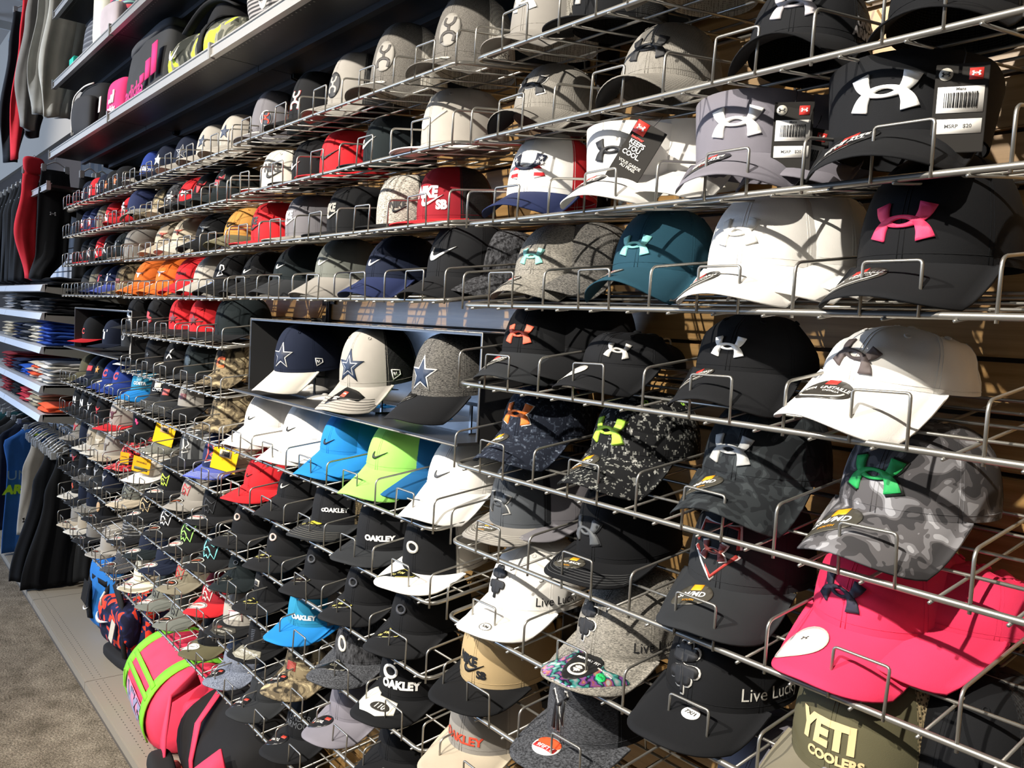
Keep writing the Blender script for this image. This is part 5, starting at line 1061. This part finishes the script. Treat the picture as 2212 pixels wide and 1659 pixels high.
# striped grey shoes bag
zebra = stripes('zebra', ['#2b2a2c', '#8f8c8c'], 95, 2)
b = backpack((-2.30, 1.0, z(.780)), R(4), .26, .2, .36, zebra, 'grey backpack with fine wavy stripes and white check mark')
facelogo('emblem', [[scale(l, .11, 0, 0, R(60)) for l in SW]], (.05, -.104, .10), b, thread(WH))
put('hang_tag', rbox(-.03, .03, -.001, .001, -.11, 0, .0004), plain('card', '#e4ddca', .5), b, (-.03, -.115, .30), (0, .3, 0))
b = backpack((-2.02, 1.02, z(.780)), R(-4), .24, .2, .40, zebra, 'second striped grey backpack with black strap, right of first')
put('strap', ribbon([(-.06+.01*k, -.10-.01*sin(k*.5), .05+.025*k) for k in range(12)], .035, .006, (1, 0, 0)).make('s'), BLK_, b)
b = backpack((-1.72, 1.03, z(.780)), 0, .24, .2, .36, fabric('#c9c5bc'), 'pale grey bag on the high shelf at the top edge')
# goods on the upper shelf
b = backpack((-4.55, 1.03, z(1.13)), R(6), .26, .2, .26, stripes('greyline', ['#55565a', '#7f7f82', '#4a4b50'], 40, 2), 'grey finely lined backpack at the left of the upper shelf')
tag(put('gift_box', rbox(-.05, .05, -.04, .04, 0, .07, .004), fabric('#32c4ac'), None, (-4.60, .92, z(1.128))), 'small teal carton on the upper black shelf', 'box')
b = backpack((-4.22, 1.0, z(1.13)), R(4), .20, .2, .36, fabric('#e4e2cf'), 'cream bag standing between grey lined and striped backpacks')
b = backpack((-3.93, 1.02, z(1.13)), R(4), .28, .22, .38, stripes('multi', ['#e05a62', '#3a3a52', '#8fc4bf', '#7b5a86', '#e8a05a', '#8fc4bf', '#3f3f58', '#c8506a'], 16, 2), 'backpack with teal, coral and navy stripes')
put('front_pocket', pillow(.11, .03, .07, .5, .006, 8, 2).make('p'), fabric('#bdb2b6'), b, (.0, -.11, .01))
b = backpack((-3.60, 1.03, z(1.13)), R(2), .28, .22, .34, fabric('#6b6966'), 'plain mid-grey backpack right of the striped one')

# ---------------------------------------------------------------- bags on the base deck
dz0 = DZ+.001
bpm = fabric('#2f7fd0')
b = backpack((-4.33, 1.10, dz0), R(10), .36, .26, .40, bpm, 'bright blue backpack with black straps on the base deck')
put('strap', ribbon([(-.09, -.06, .385), (-.09, -.095, .32), (-.08, -.125, .2), (-.07, -.13, .12), (-.06, -.125, .06)], .045, .01, (1, 0, .1)).make('s'), BLK_, b)
put('strap', ribbon([(.08, -.05, .39), (.09, -.095, .30), (.10, -.125, .2), (.11, -.125, .1)], .03, .008, (1, 0, 0)).make('s'), BLK_, b)
put('strap', ribbon([(-.16, -.05, .30), (-.06, -.118, .27), (.08, -.118, .26), (.16, -.05, .30)], .025, .006, (0, 0, 1)).make('s'), BLK_, b)
put('hang_tag', rbox(-.03, .03, -.001, .001, -.12, 0, .0004), plain('card', '#1b1b1b', .4), b, (-.02, -.16, .26), (0, .35, 0))
facelogo('emblem', [[scale(l, .06, 0, 0) for l in SW]], (-.09, -.135, .10), b, thread(WH))
put('handle', MB().tube(rounded([(-.05, .0, .38), (-.04, .0, .42), (.06, .0, .42), (.07, .0, .38)], .02), .008, 6).make('h'), BLK_, b)
b = backpack((-3.86, 1.10, dz0), R(8), .42, .27, .42, rcamo, 'navy and red blotched backpack with white check mark', lean=.06)
put('front_pocket', pillow(.16, .05, .10, .55, .012, 7, 8).make('p'), rcamo, b, (-.02, -.125, .10))
put('base_panel', pillow(.205, .138, .030, .45, .006, 6, 8).make('p'), BLK_, b, (0, -.012, 0))
facelogo('emblem', [[scale(l, .13, 0, 0, R(-12)) for l in SW]], (-.06, -.186, .20), b, thread(WH))
put('strap', ribbon([(-.06, -.06, .41), (-.05, -.13, .36), (.06, -.15, .30), (.10, -.165, .20), (.12, -.155, .08)], .035, .01, (1, 0, 0)).make('s'), BLK_, b)
put('top_handle', pillow(.06, .05, .03, .6, .006, 6, 8).make('p'), BLK_, b, (-.09, .0, .38))
put('zip_pull', MB().tube([(-.07, -.17, .33), (-.075, -.185, .30), (-.07, -.185, .27)], .005, 5).make('z'), plain('zip', '#d9d2c6', .5), b)
put('hang_tag', rbox(-.02, .02, -.001, .001, -.10, 0, .0004), plain('card', '#c9c3b6', .4), b, (.08, -.19, .24), (0, .35, 0))
put('side_strap', ribbon([(.20, -.08, .38), (.215, -.09, .25), (.215, -.09, .10), (.20, -.09, .02)], .04, .006, (0, 1, 0)).make('s'), rcamo, b)
d = duffel((-3.23, 1.062, dz0), R(-6), .66, .185, PKM, 'hot pink duffel bag with lime green straps on the deck', .95)
def hoop(x, w, mat, r=.190, rz=.176, a0=-115, a1=115, tilt=0):
    pts = [(x+tilt*sin(R(a0+(a1-a0)*k/30)), -r*sin(R(a0+(a1-a0)*k/30)) if 0 else r*sin(R(a0+(a1-a0)*k/30)), .109+rz*cos(R(a0+(a1-a0)*k/30))) for k in range(31)]
    put('strap', ribbon(pts, w, .005, (1, 0, 0)).make('s'), mat, d)
hoop(-.19, .068, GRN); hoop(.16, .068, GRN, tilt=-.03)
for v in (52, 66): put('piping', ribbon([(-.19+.38*k/10, -.192*sin(R(v)), .110+.180*cos(R(v))) for k in range(11)], .020, .004, (0, -cos(R(v)), -sin(R(v)))).make('p'), GRN, d)
put('logo_panel', MB().grid(lambda i, j: Vector((-.175+.33*i, -.190*sin(R(78+36*j)), .108+.182*cos(R(78+36*j)))), 12, 8).make('lp'), fabric('#c98aa8'), d)
put('lettering', textmesh('NIKE', .13, 0, 0, lambda u, v, h: Vector((-.01+u, -.194*sin(R(96)-v/.19), .108+.186*cos(R(96)-v/.19))), 0, 0, .05, .3), fabric('#8f8fb0'), d)
put('zip_pull', MB().box(-.16, -.145, -.20, -.196, .10, .17).make('z', False), GRN, d)
k_ = duffel((-2.62, 1.075, dz0), R(-4), .56, .19, BLK_, 'black duffel bag with pink straps beside the pink duffel', .95)
put('strap', ribbon([(-.26, -.10, .30), (-.22, -.20, .26), (-.14, -.24, .16), (-.10, -.25, .06), (-.02, -.24, .03), (.08, -.22, .10), (.2, -.2, .2), (.26, -.16, .26)], .06, .008, [(0, 0, 1), (.5, 0, 1), (1, 0, .3), (1, 0, 0), (0, 0, 1), (0, 0, 1), (0, .3, 1), (0, .3, 1)]).make('s'), PKM, k_)
put('strap', ribbon([(-.12, -.06, .30), (-.02, -.16, .25), (.02, -.19, .15), (.04, -.19, .08)], .03, .006, (1, 0, 0)).make('s'), PKM, k_)
put('handle_wrap', pillow(.07, .04, .03, .6, .004, 6, 8).make('p'), fabric('#232325'), k_, (-.10, -.255, .06), (0, R(20), 0))
put('side_panel', pillow(.10, .05, .08, .6, .01, 6, 8).make('p'), PKM, k_, (-.24, -.10, .05))
put('mesh_pocket', pillow(.06, .02, .035, .6, .004, 6, 8).make('p'), stripes('orline', ['#e0604a', '#a83c30'], 120, 0), k_, (-.12, -.20, .0))

# ================================================================ clothes at the far left
def garment(name, label, x, ycs, zt, zb, mat, th=.03, legs=0, cat='trousers', fold=.010, seed=0, slot=0, hanger=True, n=44, lean=0):
    """ycs: list of (t, y_centre, half_width) from top to bottom"""
    o = empty(name, (x, 0, z(zb))); tag(o, label, cat); m = MB(); rings = []
    def lerp(t):
        for a, b in zip(ycs, ycs[1:]):
            if a[0] <= t <= b[0]: k = (t-a[0])/(b[0]-a[0]+1e-9); k = k*k*(3-2*k); return a[1]*(1-k)+b[1]*k, a[2]*(1-k)+b[2]*k
        return ycs[-1][1:]
    for i in range(25):
        t = i/24; yc, hw = lerp(t); ring = []
        for j in range(n):
            a = 2*pi*j/n; fx = cos(a); sy = sin(a); yy = (1 if sy >= 0 else -1)*abs(sy)**.8*hw
            fd = fold*(.25+.75*t)*(sin(yy*70+seed)+.6*sin(yy*120+seed*2+t*3)); thk = th*(.6+.4*t)
            ring.append((fx*thk*abs(fx)**-.0+fd+lean*t, yc+yy, (zt-zb)*(1-t)+.006*sin(yy*50+seed)*t))
        rings.append(ring)
    m.loft(rings); put('cloth', m.make('cloth'), mat, o)
    if hanger:
        yc = ycs[0][1]; hw = ycs[0][2]; h = zt-zb
        put('hanger', MB().tube(rounded([(0, yc-hw, h+.005), (0, yc-hw*.5, h+.03), (0, yc, h+.05), (0, yc+hw*.5, h+.03), (0, yc+hw, h+.005)], .03), .004, 6).make('h'), plain('clear_plastic', '#b9bcbe', .15, .2, .8), o)
        put('hanger_hook', MB().tube([(0, yc, h+.05), (0, yc, h+.085), (.0, yc+.012, h+.10), (0, yc+.022, h+.088)], .0016, 5).make('k'), LIP, o)
        for sgn in (-1, 1): put('clip', rbox(-.012, .012, yc+sgn*hw*.8-.012, yc+sgn*hw*.8+.012, h-.012, h+.03, .003), plain('clear_plastic', '#b9bcbe', .15, .2, .8), o)
    return o
def rail(x0, x1, y, zz, lab):
    o = put('hang_rail', MB().tube([(x0, y, 0), (x1, y, 0)], .0125, 10).make('r'), LIP, None, (0, 0, z(zz))); tag(o, lab, 'rail')
rail(-7.4, -4.99, 1.02, -.70, 'chrome hang rail under the lowest shirt shelf')
rail(-7.4, -4.99, 1.0, .52, 'chrome hang rail under the pale-lipped black shelf')
rail(-7.4, -4.95, 1.0, 1.95, 'chrome hang rail high near the ceiling')
SH1 = [(0, .0, .13), (1, .0, .15)]
def off(l, y): return [(a, b+y, c) for a, b, c in l]
# low rail: shirts and trousers facing the camera
g = garment('hanging_shirt', 'blue t-shirt on a hanger with grey and lime lettering', -5.95, [(0, 1.0, .10), (.10, 1.0, .20), (.3, .99, .17), (1, .97, .175)], -.80, -1.575, fabric('#2a5fa8'), .028, cat='shirt', seed=1)
put('lettering', textmesh('UNDER', .085, 0, 0, flat((.045, .955, .49), (0, 1, 0), (0, 0, 1), (1, 0, 0)), 0, 0, .0), fabric('#7fa0b8'), g)
put('lettering', textmesh('ARMOUR', .075, 0, 0, flat((.045, .955, .40), (0, 1, 0), (0, 0, 1), (1, 0, 0)), 0, 0, .06, .15), fabric('#b8f03a'), g)
put('neck_label', MB().box(.0, .032, .96, 1.04, .735, .745).make('n', False), fabric('#c8f03a'), g)
put('sleeve', pillow(.03, .05, .10, .7, .008, 8, 2).make('s'), fabric('#2a5fa8'), g, (.02, 1.12, .36))
garment('hanging_trousers', 'pale grey jogging trousers with a small dark emblem', -5.62, [(0, .955, .055), (.3, .93, .075), (1, .88, .05)], -.845, -1.395, fabric('#a9a49a'), .026, seed=3)
o_ = bpy.data.objects['hanging_trousers']; facelogo('emblem', [[scale(l, .05, 0, 0) for l in UA]], (.048, .875, .10), o_, thread('#2a2422'), (0, 1, 0), (0, 0, 1), (1, 0, 0))
garment('hanging_trousers', 'pale grey jogging trousers behind the first grey pair', -5.50, [(0, 1.03, .05), (.3, 1.03, .06), (1, 1.0, .05)], -.845, -1.30, fabric('#8f8b84'), .026, seed=5)
garment('hanging_shirt', 'dark navy long garment reaching the base deck', -5.32, [(0, .98, .06), (.25, .96, .10), (1, .86, .11)], -.86, -1.585, fabric('#14181f'), .03, cat='shirt', seed=6)
garment('hanging_shirt', 'black garment nearest the cap shelves on the low rail', -5.15, [(0, 1.02, .07), (.3, 1.0, .11), (1, .94, .16)], -.86, -1.585, fabric('#101216'), .034, cat='shirt', seed=7)
for i in range(4): garment('hanging_shirt', ['dark charcoal garment with pale side stripe, low rail', 'black garment deep behind the striped one', 'charcoal garment third behind the black one', 'black garment at the wall end of the low rail'][i], -5.08-.0*i, [(0, 1.13+.03*i, .05), (.3, 1.13+.03*i, .06), (1, 1.10+.04*i, .07)], -.84, -1.56, fabric(['#2b2d30', '#15171a', '#26282b', '#0f1114'][i]), .02, cat='shirt', seed=9+i)
for i in range(5): garment('hanging_shirt', ['navy shirt left of the blue t-shirt', 'dark grey shirt further left', 'black shirt further left still', 'teal shirt almost out of frame', 'grey shirt out at the left edge'][i], -6.25-.22*i, [(0, 1.0, .09), (.12, 1.0, .19), (1, .99, .17)], -.80, -1.5, fabric(['#1b2436', '#3a3c40', '#17181b', '#1e4a52', '#6b6c70'][i]), .028, cat='shirt', seed=20+i)
for i in range(14):
    x = -5.05-.075*i
    o = empty('clear_hanger', (x, 1.0+.004*(i % 3), z(-.792))); tag(o, f'empty clear plastic hanger, {["first", "second", "third", "fourth", "fifth", "sixth", "seventh", "eighth", "ninth", "tenth", "eleventh", "twelfth", "thirteenth", "fourteenth"][i]} from the cap shelves on the low rail', 'hanger', 'clear hangers on the low rail')
    put('hanger_arm', MB().tube(rounded([(0, -.09, -.03), (0, -.04, .015), (0, 0, .03), (0, .04, .015), (0, .09, -.03)], .03), .005, 6).make('a'), plain('clear_plastic', '#b9bcbe', .15, .2, .8), o)
    put('hanger_hook', MB().tube([(0, 0, .03), (0, 0, .09), (0, .012, .102), (0, .022, .09)], .0018, 5).make('k'), LIP, o)
    put('clip', rbox(-.01, .01, -.10, -.07, -.06, -.02, .003), plain('clear_plastic', '#b9bcbe', .15, .2, .8), o)
# middle rail
g = garment('hanging_trousers', 'black trousers with small grey emblem, right of the red pair', -5.22, [(0, .93, .07), (.3, .93, .085), (.75, .92, .08), (1, .86, .05)], .73, .13, fabric('#16181c'), .03, seed=2)
facelogo('emblem', [[scale(l, .032, 0, 0) for l in UA]], (.045, .915, .36), g, thread('#8f9094'), (0, 1, 0), (0, 0, 1), (1, 0, 0))
garment('hanging_trousers', 'red trousers hanging between black pairs, one leg folded', -5.50, [(0, .86, .045), (.15, .85, .04), (.55, .83, .055), (1, .86, .028)], .74, .13, fabric('#e0303c'), .03, seed=3)
put('folded_leg', pillow(.03, .055, .05, .6, .012, 8, 4).make('f'), fabric('#c82834'), bpy.data.objects['hanging_trousers.003' if 'hanging_trousers.003' in bpy.data.objects else 'hanging_trousers.002'], (.02, .87, .60))
for i in range(8): garment('hanging_trousers', f'{["black", "charcoal", "black ribbed", "dark grey"][i % 4]} trousers, {["first", "second", "third", "fourth", "fifth", "sixth", "seventh", "eighth"][i]} left of the red pair on the middle rail', -5.75-.17*i, [(0, .95, .09), (.3, .93, .11), (1, .90, .09)], .72, .12, fabric(['#15171b', '#22252a', '#17191d', '#2b2e33'][i % 4]), .03, seed=30+i)
for i in range(3): garment('hanging_trousers', f'black trousers {["beside", "behind", "deep behind"][i]} the emblem pair, against the cap shelves', -5.06-.04*i, [(0, 1.07+.07*i, .05), (.3, 1.07+.07*i, .06), (1, 1.05+.07*i, .06)], .70, .14, fabric('#111317'), .02, seed=40+i)
# top rail
tops = [('cream', '#cfcabb', -5.12, .90, 1.00), ('pale grey', '#b9b5aa', -5.22, .97, 1.02), ('light grey', '#a9a69c', -5.34, .88, 1.04), ('dark grey', '#55534f', -5.46, .92, 1.08), ('mid grey', '#8b8780', -5.6, .86, 1.0), ('charcoal', '#3a3a3c', -5.72, .9, .98), ('red', '#e0303c', -5.9, .84, .86), ('black', '#1d2026', -6.2, .86, .88)]
for i, (nm, c, x, y, zb) in enumerate(tops):
    zt = 1.82-.0*i; hw = .07 if nm != 'red' else .035
    garment('hanging_trousers', f'{nm} jogging trousers hanging high from the top rail', x, [(0, y+.05, hw*.8), (.25, y+.04, hw), (.7, y, hw*1.1), (1, y-.01, hw*.55)], zt, zb, fabric(c), .032, seed=50+i, fold=.014)
for i in range(3): garment('hanging_trousers', f'{["grey", "pale grey", "dark grey"][i]} trousers deep on the top rail beside the shelves', -5.02-.03*i, [(0, 1.08+.05*i, .05), (1, 1.08+.05*i, .05)], 1.62, 1.0, fabric(['#8f8c86', '#a9a59d', '#4a4947'][i]), .02, seed=60+i)

# folded shirts on steel shelves
STL = plain('galvanised_shelf', '#c4c6ca', .42, .45)
def steelshelf(x0, x1, zz, lab):
    o = empty('steel_shelf', (x0, .85, z(zz))); tag(o, lab, 'shelf', 'grey steel clothes shelves'); w = x1-x0-.004
    put('shelf_plate', MB().box(0, w, .01, .42, -.012, .0).make('p', False), STL, o)
    put('price_channel', MB().loft([[(x, .012, .004), (x, -.012, -.002), (x, -.022, -.036), (x, .0, -.040)] for x in (0, w)]).make('l', False), STL, o)
    for x in (0, w-.004): put('side_bracket', MB().loft([[(x+dx, .0, -.040), (x+dx, .0, .0), (x+dx, .42, .0), (x+dx, .42, -.085)] for dx in (0, .004)]).make('s', False), plain('bracket_grey', '#8d8d8a', .45, .3), o)
levels = [(.098, 'top'), (-.052, 'second'), (-.232, 'third'), (-.440, 'fourth'), (-.597, 'lowest')]
for zz, nm in levels:
    for x0, x1, q in ((-6.19, -4.985, 'beside the cap shelves'), (-7.4, -6.19, 'at the left frame edge')): steelshelf(x0, x1, zz, f'bright lipped steel clothes shelf, {nm} of five, {q}')
ORD = ['bottom', 'second', 'third', 'fourth', 'fifth', 'sixth', 'seventh', 'eighth']
def foldmesh(seed, t=.021):
    m = MB()
    def fn(i, j):
        a = 2*pi*j; u = -1+2*i; k = (1-abs(u)**8)**.3 if abs(u) < 1 else .02
        p = Vector((cos(a)**1*.135*1.0 if 0 else (1 if cos(a) >= 0 else -1)*abs(cos(a))**.35*.135, u*.19, (1 if sin(a) >= 0 else -1)*abs(sin(a))**.6*t/2*max(k, .1)+t/2))
        n = noise.noise_vector(p*9+Vector((seed*5, 0, 0))); p.x += n.x*.035; p.y += n.y*.03; p.z += abs(n.z)*.010; return p
    return m.grid(fn, 16, 24).make('fold')
FOLD = [foldmesh(i) for i in range(5)]
fmats = {'black': '#15161b', 'grey': '#7b7d84', 'white': '#e6e3da', 'royal blue': '#2b4fa8', 'cream': '#d9cfba', 'orange': '#f0643c', 'khaki': '#a39a84', 'red': '#c83a4a', 'navy': '#1b2748', 'maroon': '#8a2c34', 'bright blue': '#2a62c8', 'silver': '#b9b9bb'}
def stack(x, lev, colr, n, y=1.06, pr=None):
    zz, nm = levels[lev]
    for i in range(n):
        c = colr if isinstance(colr, str) else colr[i % len(colr)]
        o = put('folded_shirt', FOLD[(i+lev+int(abs(x)*7)) % 5], fabric(fmats[c]), None, (x+random.uniform(-.008, .008), y+random.uniform(-.008, .008), z(zz+.001+.0195*i)), (0, 0, random.uniform(-.04, .04)))
        near_ = {5: 'nearest the caps', 4: 'second from the caps', 3: 'third from the caps', 2: 'fourth from the caps'}.get(pos[0], 'fifth from the caps')
        tag(o, f'{c} folded shirt, {ORD[i]} in the stack {near_}, {nm} steel shelf', 'shirt', f'folded shirts on the {nm} steel shelf')
    pos[0] -= 1
for lev, L_ in enumerate([[('black', 2), ('black', 2)], [(['black'], 4), (['grey', 'silver', 'black'], 3), (['silver', 'grey'], 3), ('black', 4)], [('royal blue', 7), (['white', 'cream'], 5), (['grey', 'black'], 5), ('navy', 5)],
                          [(['white', 'silver'], 6), (['cream', 'orange'], 5), ('bright blue', 3), ('navy', 4)], [('orange', 2), (['khaki', 'cream'], 4), ('red', 4), ('black', 5)]]):
    pos = [5]
    for k, (c, n) in enumerate(L_): stack(-5.14-.30*k, lev, c, n)
for lev, c in ((1, 'silver'), (2, 'cream'), (3, 'maroon'), (4, 'maroon')):
    pos = [1]; stack(-6.42, lev, c, 5)
# prints on the black shirts next to the display box
o = [q for q in bpy.data.objects if q.get('label', '').startswith('black folded shirt, fourth in the stack nearest the caps, second')][0]
put('lettering', textmesh('SAINTS', .05, 0, 0, flat((.03, -.10, .023), (0, 1, 0), (-1, 0, 0), (0, 0, 1)), 0, 0, .02), thread(WH), o)

# ================================================================ ceiling fixtures
t = empty('track_spotlight', (-8.95, 1.0, z(2.555))); tag(t, 'small grey track spotlight on the ceiling at the upper left corner', 'lamp')
put('mount', MB().tube([(0, 0, 0), (0, 0, -.06)], .035, 10).make('m'), LIP, t); put('lamp_head', MB().tube([(0, 0, -.06), (.05, -.03, -.16), (.07, -.045, -.22)], [.03, .045, .065], 12).make('h'), plain('grey_enamel', '#77757a', .5), t)
for i, (x, w_) in enumerate(((-8.6, 'left'), (-7.7, 'right'))):
    o = empty('faceout_arm', (x, 1.26, z(2.35))); tag(o, f'clear faceout arm on the upper wall, {w_} one of two', 'hook')
    put('arm_plate', MB().box(-.01, .01, -.26, 0, 0, .07).make('a', False), plain('clear_plastic', '#b9bcbe', .15, .2, .8), o); put('arm_pin', MB().tube([(0, -.25, .0), (0, -.25, .11)], .004, 5).make('p'), LIP, o)
